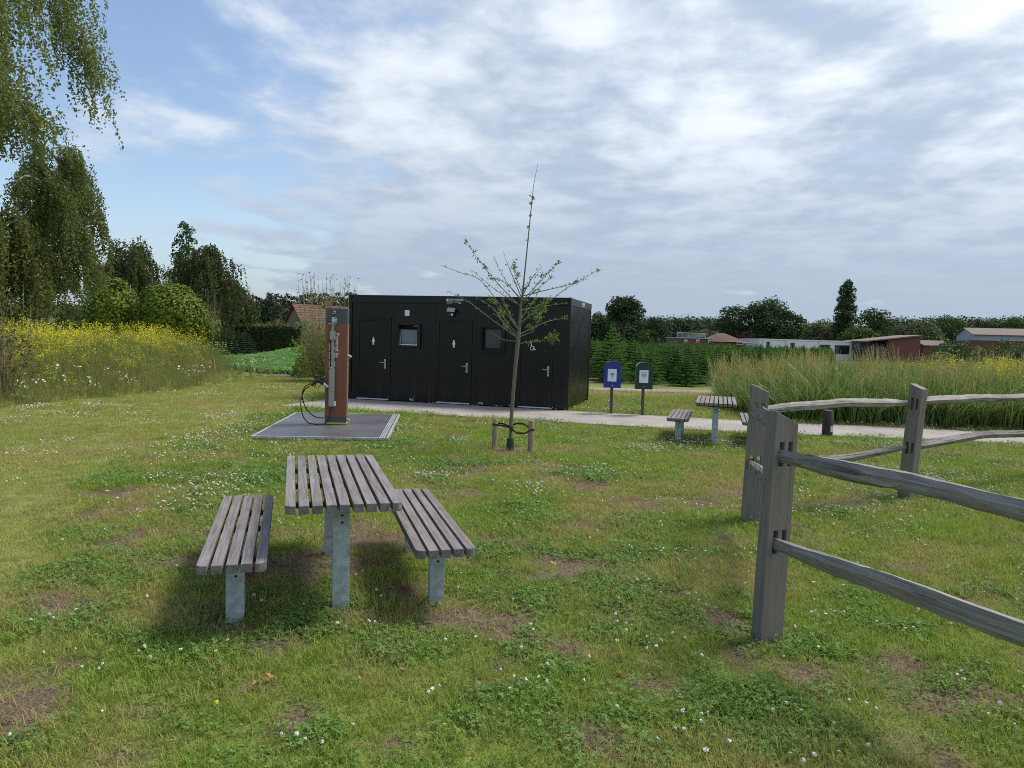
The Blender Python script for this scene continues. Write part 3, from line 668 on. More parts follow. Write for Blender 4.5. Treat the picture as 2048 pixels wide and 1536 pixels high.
# lettering on the right side wall
for txt, s_, zz in (('CONTAINERS', .072, CH - .075), ('Maintenance International', .036, CH - .128)):
    text_obj('lettering', txt, s_, M_['white'], cont, (CW + .002, CD * .56, zz), (PI / 2, 0, PI / 2), .001)
for zz, ln in ((2.12, .10), (2.04, .05), (1.96, .10), (1.90, .03)):
    MB().box(CW - .0105, CW - .007, CD * .53, CD * .53 + ln, zz, zz + .035).build('stencil_mark', M_['anthracite'], cont)
for px, py in ((823, 801), (962, 809), (994, 815), (1102, 820)):
    u, z = cface(px, py); g = MB()
    if px < 970:
        g.box(u - .05, u - .01, -.02, .004, .06, .10); g.box(u + .012, u + .05, -.02, .004, .045, .06); g.box(u + .035, u + .05, -.02, .004, .06, .10); g.box(u - .01, u + .035, -.02, .004, .088, .10)
    else: g.box(u - .02, u + .02, -.03, .004, .03, .05)
    g.build('lashing_eye', M_['alu'], cont)
u, z = cface(1068, 612); cb = MB(); cb.tube([(4.88, -.03, 2.50), (5.0, -.035, 2.56), (5.25, -.035, 2.57), (5.45, -.035, 2.53), (5.72, -.03, 2.53)], .012, 6)
cam_b = MB().box(5.40, 5.52, -.10, .03, 2.62, 2.70).build('camera_lamp', M_['black'], cont, bevel=.01); MB().prism(shift(disc(.024, 14), 5.47, 2.66), -.115, -.098, 'y').build('lamp_eye', M_['white'], cam_b)

# ------------------------------------------------------------------ picnic tables and benches
SL_P, SL_W, SL_T, SL_L = .0785, .060, .052, 1.864
def slat_mesh(round_side=0):
    w, l = SL_W / 2, SL_L / 2; r = .045
    def corner(cx, cy, a0):
        return [(cx + r * math.cos(a0 + PI / 2 * i / 6), cy + r * math.sin(a0 + PI / 2 * i / 6)) for i in range(7)]
    if round_side == 0: poly = [(-w, -l), (w, -l), (w, l), (-w, l)]
    elif round_side > 0: poly = [(-w, -l)] + corner(w - r, -l + r, -PI / 2) + corner(w - r, l - r, 0) + [(-w, l)]
    else: poly = corner(-w + r, -l + r, PI) + [(w, -l), (w, l)] + corner(-w + r, l - r, PI / 2)
    mb = MB(); mb.prism(poly, -SL_T, 0)
    return mb.mesh('slat', bevel=.003)
slat_me = {s: slat_mesh(s) for s in (-1, 0, 1)}
for m_ in slat_me.values(): m_.materials.append(M_['slat'])
def make_seat(name, n, h, loc, yaw, label, cat, leg_w, two_bolts, group):
    t = empty(name, (loc[0], loc[1], 0), yaw, label, cat, group)
    for i in range(n):
        o = link('slat', slat_me[-1 if i == 0 else (1 if i == n - 1 else 0)], None, t, ((i - (n - 1) / 2) * SL_P, 0, h + rng.normal(0, .0008)), (0, 0, rng.normal(0, .0012)))
    half = (n - 1) / 2 * SL_P
    for v in (-.60, 0, .60) if n > 5 else (-.60, .12, .60):
        MB().box(-half - .01, half + .01, v - .022, v + .022, h - SL_T - .034, h - SL_T - .001).build('crossbar', M_['steel_dark'], t)
    for v in (-.60, .60):
        leg = MB().box(-leg_w / 2, leg_w / 2, v - .032, v + .032, -.12, h - SL_T - .036).build('leg', M_['galv'], t, bevel=.006)
        MB().box(-leg_w / 2 - .05, leg_w / 2 + .05, v - .036, v + .036, h - SL_T - .0355, h - SL_T - .002).build('mounting_plate', M_['steel_dark'], t)
        for zz in ((.05, .095) if two_bolts else (.075,)):
            for s in (-1, 1):
                b = MB().prism(shift(disc(.0075, 14), .004, h - SL_T - .036 - zz), -.0012, .0012, 'y').build('bolt_hole', M_['hole'], leg); b.location = (0, v + s * .0328, 0)
    return t
make_seat('picnic_table', 9, .748, (-1.234, 5.258), .2875, 'grey hardwood slatted picnic table in the foreground on two galvanised legs', 'table', .105, True, 'picnic tables')
make_seat('picnic_bench', 5, .451, (-1.8115, 4.99), .2914, 'grey slatted bench at the foreground picnic table, left side', 'bench', .106, False, 'picnic benches')
make_seat('picnic_bench', 5, .451, (-.6264, 5.405), .2749, 'grey slatted bench at the foreground picnic table, right side', 'bench', .098, False, 'picnic benches')
T2 = Vector((3.76, 13.62)); y2 = -.272; u2 = Vector((math.cos(y2), math.sin(y2)))
make_seat('picnic_table', 9, .748, T2, y2, 'pale grey slatted picnic table beside the concrete path', 'table', .105, True, 'picnic tables')
make_seat('picnic_bench', 5, .451, T2 - u2 * .635, y2, 'small slatted bench beside the path, nearer the waste bins', 'bench', .10, True, 'picnic benches')
make_seat('picnic_bench', 5, .451, T2 + u2 * .635, y2, 'slatted bench beside the path, mostly hidden behind the fence posts', 'bench', .10, True, 'picnic benches')

# ------------------------------------------------------------------ wash pad and pillar
pad = empty('wash_pad', (PADC[0], PADC[1], 0), PADYAW, 'low grey platform with aluminium edges under the bike wash pillar', 'platform')
hw, hl = PADW / 2, PADL / 2
MB().box(-hw + .01, hw - .01, -hl + .01, hl - .01, -.06, .052).build('base', M_['kerb'], pad)
MB().box(-hw + .038, hw - .16, -hl + .038, hl - .038, .053, PADH - .004).build('mat', M_['pad'], pad)
for (a, b, c, d) in ((-hw, hw, -hl, -hl + .036), (-hw, hw, hl - .036, hl), (-hw, -hw + .036, -hl + .038, hl - .038), (hw - .036, hw, -hl + .038, hl - .038)):
    MB().box(a, b, c, d, .050, PADH).build('edge_trim', M_['alu_bright'], pad, bevel=.003)
MB().box(hw - .158, hw - .052, -hl + .05, hl - .05, .04, PADH - .022).build('drain', M_['anthracite'], pad)
for i in range(3): MB().box(hw - .150 + i * .034, hw - .132 + i * .034, -hl + .051, hl - .051, PADH - .021, PADH - .003).build('drain_bar', M_['alu_bright'], pad)

PX, PY, PYAW = -3.235, 13.70, .10
pil = empty('wash_pillar', (PX, PY, PADH - .004), PYAW, 'tall brown bike wash pillar with spray gun and hose', 'pillar')
pw, pdp, ph = .385, .26, 2.13
MB().box(-pw / 2 + .004, pw / 2 - .004, -pdp / 2 + .012, pdp / 2 - .012, 0, ph - .004).build('core', M_['anthracite'], pil)
MB().box(-pw / 2, pw / 2, -pdp / 2, -pdp / 2 + .011, .15, ph - .28).build('front_board', M_['panel'], pil, bevel=.002)
MB().box(-pw / 2, pw / 2, pdp / 2 - .011, pdp / 2, .15, ph - .28).build('back_board', M_['panel'], pil, bevel=.002)
MB().box(-pw / 2, pw / 2, -pdp / 2 - .001, pdp / 2 + .001, ph - .279, ph).build('head_cover', M_['anthracite'], pil, bevel=.003)
MB().box(-pw / 2, pw / 2, -pdp / 2 - .001, pdp / 2 + .001, .045, .149).build('foot_cover', M_['anthracite'], pil, bevel=.002)
MB().box(-pw / 2 + .02, pw / 2, -pdp / 2 - .003, pdp / 2 + .003, .012, .044).build('lime_strip', M_['limestripe'], pil)
side = simple('printed_side_panel', lin(112, 92, 62), .6, 0, .7, 34)
for s in (-1, 1): MB().box(s * pw / 2 - .003, s * pw / 2 + .004, -pdp / 2 + .012, pdp / 2 - .012, .15, ph - .28).build('side_panel', side, pil)
fy = -pdp / 2
def pf(px, py):                            # pixel -> (x, z) on the pillar front
    d = ray(px, py); n = Vector((-math.sin(PYAW), math.cos(PYAW), 0)); o = Vector((PX, PY, PADH)) + n * fy
    q = cC + d * ((o - cC).dot(n) / d.dot(n)) - Vector((PX, PY, PADH)); return q.x * math.cos(PYAW) + q.y * math.sin(PYAW), q.z
# lance rail
x0, zt = pf(661.5, 662); x1, zb = pf(668, 812); xc = pf(664, 740)[0]
z_hold = pf(664, 737)[1]; z_cl = pf(664, 662)[1]; z_cl2 = pf(664, 679)[1]; z_bot = pf(664, 812)[1]; z_top = pf(668, 636)[1]
rail = MB().box(xc - .012, xc + .035, fy - .045, fy - .012, z_hold - .05, z_top + .02).build('lance_rail', M_['holder'], pil, bevel=.006)
hol = MB(); hol.box(xc - .045, xc + .052, fy - .09, fy - .004, z_bot, z_hold - .02); hol.prism([(xc - .045, z_hold - .0195), (xc + .052, z_hold - .0195), (xc + .03, z_hold + .03), (xc - .022, z_hold + .03)], fy - .088, fy - .006, 'y')
hol.build('lance_holder', M_['holder'], pil, bevel=.012)
MB().box(xc - .04, xc + .058, fy - .075, fy - .004, z_cl2, z_cl).build('rail_clamp', M_['holder'], pil, bevel=.008)
MB().tube([(xc - .028, fy - .03, z_hold), (xc - .028, fy - .03, z_cl2 + .03)], .011, 8).build('lance', M_['black'], pil, smooth=True)
zs = np.linspace(pf(664, 685)[1], pf(664, 737)[1], 4)
for i in range(3):
    zt_, zb_ = zs[i] - .015, zs[i + 1] + .015
    lt = MB().box(xc - .056, xc - .045, fy - .004, fy - .001, zb_, zt_); lt.box(xc + .040, xc + .050, fy - .004, fy - .001, zb_ + .02, zt_ - (.05 if i == 0 else .01)); lt.box(xc - .045, xc + .040, fy - .004, fy - .001, zt_ - .012, zt_); lt.build('brand_letter', M_['white'], pil)
tx_, tz_ = pf(674.5, 690); text_obj('lettering', 'Powered by', .092, M_['white'], pil, (tx_, fy - .003, tz_), (PI / 2, PI / 2, 0), .001, 1.0)
# eyelet, hook and logo plates
ex, ez = pf(668.5, 624.5); ring = MB(); R_ = .024
ring.tube([(ex + R_ * math.cos(a), fy - .016, ez + R_ * math.sin(a)) for a in np.linspace(0, 2 * PI, 17)], .008, 6); ring.build('eyelet', M_['alu_bright'], pil, smooth=True)
MB().tube([(ex - .01, fy - .014, ez - .02), (ex - .03, fy - .018, ez - .12)], .004, 6).build('cable', M_['black'], pil)
lx, lz = pf(669.5, 640); lg = MB()
lg.box(lx - .045, lx - .038, fy - .05, fy - .046, lz - .05, lz + .045)
for i in range(4): lg.box(lx - .037, lx + .045, fy - .05, fy - .046, lz - .04 + i * .024, lz - .027 + i * .024)
lg.build('logo_plate', M_['white'], pil)
hk = MB(); hk.tube([(lx + .05, fy - .05, lz + .01), (lx + .05, fy - .055, lz - .055), (lx + .02, fy - .06, lz - .075), (lx - .08, fy - .062, lz - .072), (lx - .11, fy - .062, lz - .060)], .009, 8); hk.build('hook', M_['alu_bright'], pil, smooth=True)
lx, lz = pf(671, 806); MB().box(lx - .012, lx + .022, fy - .095, fy - .091, lz - .045, lz + .045).build('maker_plate', M_['white'], pil)
# gun in its socket on the left edge
gx_, gz_ = pf(651, 770)
sock = MB(); sock.tube([(gx_ + .055, fy - .05, gz_ - .03), (gx_ - .03, fy - .07, gz_ + .03)], [.03, .036], 12); sock.tube([(gx_ + .02, fy - .05, gz_ + .0), (gx_ + .03, fy, gz_ - .02)], .02, 10); sock.build('gun_socket', M_['alu'], pil, smooth=True)
gun = MB(); gun.tube([(gx_ - .03, fy - .07, gz_ + .035), (gx_ - .10, fy - .08, gz_ + .085), (gx_ - .17, fy - .085, gz_ + .065), (gx_ - .235, fy - .085, gz_ - .01)], [.033, .04, .03, .022], 10)
gun.tube([(gx_ - .06, fy - .075, gz_ + .07), (gx_ - .06, fy - .08, gz_ + .14)], [.022, .026], 8)
gun.tube([(gx_ - .05, fy - .075, gz_ + .075), (gx_ - .12, fy - .08, gz_ + .115)], [.03, .022], 8); gun = gun.build('spray_gun', M_['black'], pil, smooth=True)
MB().tube([(gx_ - .20, fy - .085, gz_ + .02), (gx_ - .175, fy - .085, gz_ - .045), (gx_ - .12, fy - .085, gz_ - .05), (gx_ - .07, fy - .08, gz_ + .02)], .006, 6).build('trigger_guard', M_['black'], gun, smooth=True)
MB().tube([(gx_ - .16, fy - .085, gz_ + .03), (gx_ - .18, fy - .085, gz_ - .06)], .006, 6).build('trigger', M_['black'], gun, smooth=True)
def spline(pts, n=10):
    P = [Vector(p) for p in pts]; P = [P[0] * 2 - P[1]] + P + [P[-1] * 2 - P[-2]]; out = []
    for i in range(1, len(P) - 2):
        for j in range(n):
            t = j / n; a, b, c, d = P[i - 1], P[i], P[i + 1], P[i + 2]
            out.append(.5 * ((2 * b) + (c - a) * t + (2 * a - 5 * b + 4 * c - d) * t * t + (3 * b - a - 3 * c + d) * t ** 3))
    out.append(P[-2]); return out
def hosept(px, py, dy): x, z = pf(px, py); return (x, fy + dy, max(z, .014))
h1 = [hosept(622, 771, -.085), hosept(610, 780, -.09), hosept(604, 800, -.1), hosept(606, 824, -.11), hosept(616, 842, -.10), hosept(632, 850.5, -.08), hosept(648, 848, -.07), hosept(658, 836, -.05), hosept(663, 813, -.04)]
h2 = [hosept(624, 766, -.085), hosept(612, 772, -.06), hosept(605, 788, -.04), hosept(608, 806, -.02), hosept(618, 824, 0), hosept(632, 834, .02), hosept(648, 836, .03)]
for hp in (h1, h2): MB().tube(spline(hp), .0095, 8).build('hose', M_['rubber'], pil, smooth=True)
# tap on the right side
MB().tube([(pw / 2, 0, 1.28), (pw / 2 + .06, 0, 1.24)], [.02, .028], 8).build('side_knob', M_['alu_bright'], pil, smooth=True)
MB().tube([(pw / 2, 0, .10), (pw / 2 + .05, 0, .07)], [.012, .018], 8).build('side_knob', M_['alu_bright'], pil, smooth=True)

# ------------------------------------------------------------------ waste bins
def bin_(loc, rz, mat, label, graphic):
    t = empty('waste_bin', (loc[0], loc[1], 0), rz, label, 'bin', 'post mounted waste bins')
    MB().box(-.034, .034, .03, .09, -.2, .78).build('post', M_['pole'], t, bevel=.004)
    w, zb, zt, r = .205, .66, 1.275, .17
    prof = [(-w, zb), (w, zb)]
    for i in range(11): a = PI / 2 * i / 10; prof.append((w - r + r * math.cos(a), zt - r + r * math.sin(a)))
    for i in range(11): a = PI / 2 + PI / 2 * i / 10; prof.append((-w + r + r * math.cos(a), zt - r + r * math.sin(a)))
    MB().prism(prof, -.15, .12, 'y').build('body', mat, t, bevel=.03, seg=4)
    for p in t.children[-1].data.polygons: p.use_smooth = True
    try: t.children[-1].data.set_sharp_from_angle(angle=math.radians(50))
    except Exception: pass
    hood = [(w - r + (r + .012) * math.cos(a), zt - r + (r + .012) * math.sin(a)) for a in np.linspace(math.radians(28), PI / 2, 8)] + [(-w + r + (r + .012) * math.cos(a), zt - r + (r + .012) * math.sin(a)) for a in np.linspace(PI / 2, math.radians(152), 8)]
    inn = [(w - r + (r - .01) * math.cos(a), zt - r + (r - .01) * math.sin(a)) for a in np.linspace(math.radians(28), PI / 2, 8)] + [(-w + r + (r - .01) * math.cos(a), zt - r + (r - .01) * math.sin(a)) for a in np.linspace(PI / 2, math.radians(152), 8)]
    hb = MB()
    for i in range(15): hb.prism([hood[i], hood[i + 1], inn[i + 1], inn[i]], -.165, .13, 'y')
    hb.build('hood', mat, t, merge=True)
    MB().box(-w - .006, w + .006, -.158, .128, zb - .012, zb + .018).build('bottom_rim', mat, t, bevel=.008)
    ps = MB().box(-.105, .105, -.1545, -.151, .80, 1.10).build('poster', M_['paper'], t); ps.location = (-.01, 0, .0)
    c = MB()
    if graphic:
        for i in range(14):
            a0, a1 = math.radians(20 + 150 * i / 14), math.radians(20 + 150 * (i + 1) / 14)
            c.prism([(.055 * math.cos(a0), .96 + .045 * math.sin(a0)), (.055 * math.cos(a1), .96 + .045 * math.sin(a1)), (.036 * math.cos(a1), .95 + .03 * math.sin(a1)), (.036 * math.cos(a0), .95 + .03 * math.sin(a0))], -.1565, -.1548, 'y')
        c.prism([(-.058, .955), (.02, .985), (.055, .955), (.01, .95)], -.1565, -.1548, 'y'); c.prism([(-.008, .95), (.022, .95), (.016, .895), (.002, .895)], -.1565, -.1548, 'y')
        c.build('print', M_['ink_blue'], ps)
        g = MB(); g.prism([(-.07, 1.06), (-.06, 1.066), (-.03, 1.075), (-.03, 1.068)], -.1565, -.1548, 'y'); g.box(-.04, .04, -.1565, -.1548, .862, .868); g.build('print', M_['ink_gold'], ps)
    else:
        for i in range(18):
            a0, a1 = math.radians(-20 + 220 * i / 18), math.radians(-20 + 220 * (i + 1) / 18)
            c.prism([(.058 * math.cos(a0), .965 + .058 * math.sin(a0)), (.058 * math.cos(a1), .965 + .058 * math.sin(a1)), (.036 * math.cos(a1), .965 + .036 * math.sin(a1)), (.036 * math.cos(a0), .965 + .036 * math.sin(a0))], -.1565, -.1548, 'y')
        c.prism([(-.012, .93), (.012, .93), (.012, .975), (.0, .99), (-.012, .975)], -.1565, -.1548, 'y'); c.box(-.018, -.004, -.1565, -.1548, .90, .912); c.box(.006, .018, -.1565, -.1548, .90, .912)
        c.box(-.07, .075, -.1565, -.1548, 1.048, 1.054); c.build('print', M_['ink_grey'], ps)
    k = MB(); k.prism(shift(disc(.013, 12), 0, .705), -.156, -.149, 'y'); k.prism(shift(disc(.004, 8), 0, .725), -.156, -.149, 'y'); k.build('lock', M_['alu'], t)
    return t
b1 = AT(1221.5, 823, 18.0); b2 = AT(1284, 827, 17.8)
bin_((b1.x, b1.y - .05), -.10, M_['bin_blue'], 'blue waste bin on a grey post with a blue printed poster', True)
bin_((b2.x, b2.y - .05), -.10, M_['bin_green'], 'dark green waste bin on a grey post with a grey printed poster', False)

# ------------------------------------------------------------------ bollard
bp_ = G(1654, 873)
bo = empty('wooden_bollard', (bp_.x, bp_.y, 0), .2, 'short dark wooden bollard with a small pale tag by the path', 'bollard')
MB().tube([(0, 0, -.2), (.002, 0, .2), (0, .002, .50), (0, 0, .522)], [.104, .102, .098, .085], 16).build('post', M_['bollard'], bo, smooth=True)
MB().box(-.005, .052, -.1085, -.1035, .10, .22).build('tag_plate', M_['paper'], bo)

# ------------------------------------------------------------------ split-rail fence
fence = empty('split_rail_fence', (2.45, 7.32, 0), 0, 'weathered grey oak post and rail fence on the right', 'fence')
F0 = Vector((2.45, 7.32, 0))
P1, P2, P3 = Vector((1.57, 4.36, 0)), Vector((2.41, 7.33, 0)), Vector((4.72, 8.75, 0))
P0 = P1 + Vector((.403, -.915, 0)) * 2.7; P4 = P3 + Vector((.852, .523, 0)) * 3.5
def make_post(P, facing, w, t, h, slant, lean):
    """facing: direction the slotted face looks; slots pass right through"""
    xs_ = [-w / 2, -w * .27, -w * .06, w * .12, w * .32, w / 2]; zs_ = [-.25, .535, .675, 1.055, 1.20, h]
    solid = lambda i, k: not (i in (1, 3) and k in (1, 3))
    mb = MB()
    def zt(x, z): return z + (slant * (-x / w) if z == zs_[-1] else 0)
    y0, y1 = -t / 2, t / 2
    for i in range(5):
        for k in range(5):
            if not solid(i, k): continue
            a, b, c, d = xs_[i], xs_[i + 1], zs_[k], zs_[k + 1]
            for y in (y0, y1): mb.add([(a, y, zt(a, c)), (b, y, zt(b, c)), (b, y, zt(b, d)), (a, y, zt(a, d))], [(0, 1, 2, 3)])
            if i == 0 or not solid(i - 1, k): mb.add([(a, y0, zt(a, c)), (a, y1, zt(a, c)), (a, y1, zt(a, d)), (a, y0, zt(a, d))], [(0, 1, 2, 3)])
            if i == 4 or not solid(i + 1, k): mb.add([(b, y0, zt(b, c)), (b, y1, zt(b, c)), (b, y1, zt(b, d)), (b, y0, zt(b, d))], [(0, 1, 2, 3)])
            if k == 0 or not solid(i, k - 1): mb.add([(a, y0, zt(a, c)), (a, y1, zt(a, c)), (b, y1, zt(b, c)), (b, y0, zt(b, c))], [(0, 1, 2, 3)])
            if k == 4 or not solid(i, k + 1): mb.add([(a, y0, zt(a, d)), (a, y1, zt(a, d)), (b, y1, zt(b, d)), (b, y0, zt(b, d))], [(0, 1, 2, 3)])
    me = mb.mesh('post', merge=True, bevel=.004, seg=2)
    o = link('post', me, M_['oak'], fence, P - F0)
    o.rotation_euler = (lean[0], lean[1], math.atan2(facing.x, -facing.y)); return o
def unit(v): return v / v.length
make_post(P1, unit(P0 - P1), .17, .085, 1.345, .07, (0, .028))
make_post(P2, unit(P1 - P2), .172, .10, 1.345, .07, (0, .028))
make_post(P3, unit(P2 - P3), .155, .12, 1.34, .05, (0, .055))
make_post(P0, unit(P1 - P0), .17, .135, 1.33, .05, (0, 0)); make_post(P4, unit(P3 - P4), .16, .13, 1.34, .05, (0, 0))
def make_rail(A, B, z0_, z1_, hgt, thk, bow, seed, off=0.0, side=0.0):
    """split rail: rough five-sided section, ends cut down to tenons"""
    r = np.random.default_rng(seed); A = Vector(A); B = Vector(B); d = B - A; Ln = d.length; ang = math.atan2(d.y, d.x); n = 46; k = 7
    ph = r.uniform(0, 6, 8); V = []; tt = np.linspace(0, 1, n)
    base = np.array([(math.cos(a), math.sin(a)) for a in np.linspace(0, 2 * PI, k, endpoint=False) + .3]) * r.uniform(.74, 1.16, (k, 1))
    drift = r.uniform(-.11, .11, (k, 3))
    for i, t in enumerate(tt):
        e = min(t, 1 - t) * Ln; tp = min(1, .50 + .50 * float(sstep(.05, .50, e)))
        zc = z0_ + (z1_ - z0_) * t + bow * math.sin(PI * t) + .007 * math.sin(6 * t + ph[0]) + .003 * math.sin(19 * t + ph[1])
        yc = side + .02 * math.sin(4 * t + ph[2]) * math.sin(PI * t) + off * math.sin(PI * t) + .006 * math.sin(13 * t + ph[3])
        for j in range(k):
            m = 1 + drift[j, 0] * math.sin(5 * t + ph[4] + j) + drift[j, 1] * math.sin(11 * t + 2 * j) + .035 * r.normal()
            hh = hgt / 2 * (1 if tp > .98 else (.70 + .30 * (tp - .50) / .50)); ww = thk / 2 * tp
            V.append((t * Ln, yc + base[j, 0] * ww * m, zc + base[j, 1] * hh * m))
    Fq = [(i * k + j, i * k + (j + 1) % k, (i + 1) * k + (j + 1) % k, (i + 1) * k + j) for i in range(n - 1) for j in range(k)]
    Fq += [tuple(range(k))[::-1], tuple((n - 1) * k + j for j in range(k))]
    mb = MB(); mb.add(V, Fq); o = mb.build('rail', M_['rail'], fence, smooth=True, loc=A - F0, rot=(0, 0, ang))
    o.data.set_sharp_from_angle(angle=math.radians(14)); return o
def inset(A, B, a=-.05, b=-.05):
    d = unit(B - A); return A + d * a, B - d * b
A, B = inset(P1, P0, .0, -.02); make_rail(A, B, 1.118, 1.118, .116, .078, .0, 3, .0, .0); make_rail(A, B, .600, .602, .110, .076, .0, 9, .0, .0)
A, B = inset(P1, P2, -.0, -.02); make_rail(A, B, 1.13, 1.125, .135, .085, .015, 5, -.11, .03); make_rail(A, B, .61, .60, .135, .085, .01, 6, -.13, .03)
A, B = inset(P2, P3, -.02, -.02); make_rail(A, B, 1.125, 1.135, .098, .08, .02, 21, .0, .02); make_rail(A, B, .60, .605, .098, .08, -.045, 8, .0, .02)
A, B = inset(P3, P4, -.02, -.02); make_rail(A, B, 1.135, 1.13, .105, .085, .035, 12, .0, -.02); make_rail(A, B, .605, .62, .105, .085, .06, 13, .0, -.02)

# ------------------------------------------------------------------ sapling with stakes
SD = 11.75
def S(px, py, dy=0.0): return AT(px, py, SD + dy)
sapl = empty('sapling_tree', G(1020, 899)[:], 0, 'slender young tree with sparse spring leaves staked on the lawn', 'tree')
sb = Vector(sapl.location); sapl.location = sb
def loc_(v): return v - sb
tp = [(1020, 903), (1022, 850), (1026, 790), (1031, 730), (1036, 684), (1039, 650), (1042, 612), (1046, 580), (1052, 520), (1058, 460), (1063, 410), (1067, 372), (1076, 326)]
tr = [.034, .031, .030, .031, .034, .025, .020, .013, .0105, .009, .007, .004, .0022]
MB().tube([loc_(S(*q)) for q in tp], tr, 10).build('trunk', M_['sapbark'], sapl, smooth=True)
BR = [([(1037, 688), (1062, 683), (1118, 681)], .2, .9), ([(1034, 683), (1003, 678), (978, 660)], -.3, .1), ([(1035, 676), (985, 640), (935, 602), (892, 581)], -.35, .25),
      ([(1037, 660), (1000, 610), (960, 560), (920, 545), (880, 530)], .4, .3), ([(1040, 612), (1003, 575), (965, 530), (932, 481)], -.2, .5), ([(1042, 600), (1012, 562), (987, 515)], .4, .3),
      ([(1044, 598), (1022, 545), (1005, 501)], -.4, .3), ([(1041, 612), (992, 580), (940, 538)], .55, .25), ([(1035, 670), (1010, 640), (992, 608), (978, 597)], -.5, 1.6), ([(1041, 645), (1090, 610), (1140, 572), (1200, 538)], -.3, .45),
      ([(1046, 600), (1085, 558), (1121, 521)], .45, .6), ([(1045, 592), (1085, 582), (1150, 566), (1175, 558)], -.5, .4), ([(1040, 668), (1092, 644), (1130, 636)], .45, .15), ([(1040, 652), (1070, 620), (1102, 598)], -.4, 1.5),
      ([(1039, 674), (1066, 660), (1080, 630), (1092, 618)], .5, 1.3), ([(1046, 592), (1030, 548), (1030, 524)], .3, .9), ([(1044, 604), (1075, 578), (1107, 552)], -.5, .5), ([(1035, 676), (1003, 640), (985, 615), (945, 590)], .6, .4),
      ([(1038, 660), (1020, 630), (1004, 595)], .5, 1.2), ([(1040, 640), (1060, 612), (1075, 590)], .4, 1.2), ([(1046, 590), (1062, 560), (1085, 530)], -.3, .7), ([(1044, 600), (1010, 565), (975, 555)], -.3, .5), ([(1041, 620), (1090, 612), (1136, 606)], .3, .2)]
LV, LF = [], []
def add_leaf(V, Fc, p, d, nrm, ln, wd):
    d = d.normalized(); s = d.cross(nrm).normalized(); b = len(V)
    V += [tuple(p), tuple(p + d * ln * .45 + s * wd * .5), tuple(p + d * ln), tuple(p + d * ln * .45 - s * wd * .5)]; Fc.append((b, b + 1, b + 2, b + 3))
def rv(): return Vector(rng.normal(0, 1, 3)).normalized()
for pts, dy, lf in BR:
    n = len(pts); ctl = [loc_(S(p[0], p[1], dy * (i / (n - 1)))) for i, p in enumerate(pts)]
    sp_ = spline(ctl, 8); m = len(sp_); ln = sum((sp_[i + 1] - sp_[i]).length for i in range(m - 1))
    MB().tube(sp_, [.0085 * (1 - .80 * i / (m - 1)) for i in range(m)], 6).build('branch', M_['sapbark'], sapl, smooth=True)
    # short side spurs
    cnt = int(ln / .05 * (.8 + lf))
    for q in range(cnt):
        f = rng.uniform(.15, 1) ** .8 if lf < 1 else rng.uniform(.2, 1); i = min(m - 2, int(f * (m - 1))); p = sp_[i].lerp(sp_[i + 1], rng.uniform(0, 1))
        o = rv() * rng.uniform(.01, .03 if lf < .5 else .075)
        for w in range(1 if lf < .5 else 3): add_leaf(LV, LF, p + o * rng.uniform(.2, 1), rv() + Vector((0, 0, .35)), rv(), rng.uniform(.022, .050), rng.uniform(.014, .026))
for (cx_, cy_, r_, nn, dy) in ((1106, 672, .085, 70, .2), (1102, 682, .05, 24, .2), (1098, 676, .06, 30, .2), (985, 603, .05, 40, -.4), (1000, 628, .07, 60, -.4), (1010, 652, .06, 30, -.3), (1075, 635, .09, 80, .2), (1085, 612, .08, 70, -.2), (1060, 655, .07, 40, .1), (1095, 600, .06, 40, -.3), (1030, 535, .05, 24, .2), (1035, 550, .05, 24, .1), (1085, 550, .05, 26, .3), (1052, 600, .06, 30, 0), (1048, 575, .05, 20, 0), (968, 530, .04, 14, -.1), (1152, 563, .05, 24, -.2), (1065, 395, .03, 12, 0), (1062, 405, .03, 12, 0), (1060, 430, .03, 8, 0), (1057, 455, .03, 7, 0), (1055, 480, .02, 5, 0), (1196, 542, .035, 12, -.3), (933, 484, .03, 10, -.2), (1130, 636, .035, 14, .4), (1118, 524, .03, 12, .4)):
    c = loc_(S(cx_, cy_, dy))
    for q in range(nn): add_leaf(LV, LF, c + rv() * r_ * rng.uniform(.1, 1.1), rv(), rv(), rng.uniform(.03, .055), rng.uniform(.018, .03))
lv = link('leaves', mesh_np('leaves', LV, [np.array(LF)]), M_['sapleaf'], sapl); lv['kind'] = 'stuff'
for (px, pyb, pyt, lab, dd, rad) in ((989.5, 896, 838, 'pale round tree stake left of the sapling', .02, .043), (1061.5, 906, 841, 'pale round tree stake right of the sapling', -.22, .044)):
    a = G(px - 1, pyb); b = AT(px + 1.5, pyt, a.y)
    st = MB().tube([Vector((0, 0, -.2)), (b - a) * .5, (b - a) * .98, b - a], [rad, rad, rad * .98, rad * .86], 14).build('tree_stake', M_['stake'], None, smooth=True, loc=a)
    tag(st, lab, 'stake', 'tree stakes')
stL, stR = G(989, 896), G(1061, 906); trk = S(1022, 852)
tie = empty('tree_tie', (trk.x, trk.y, 0), 0, 'black rubber straps tying the sapling to its stakes', 'strap')
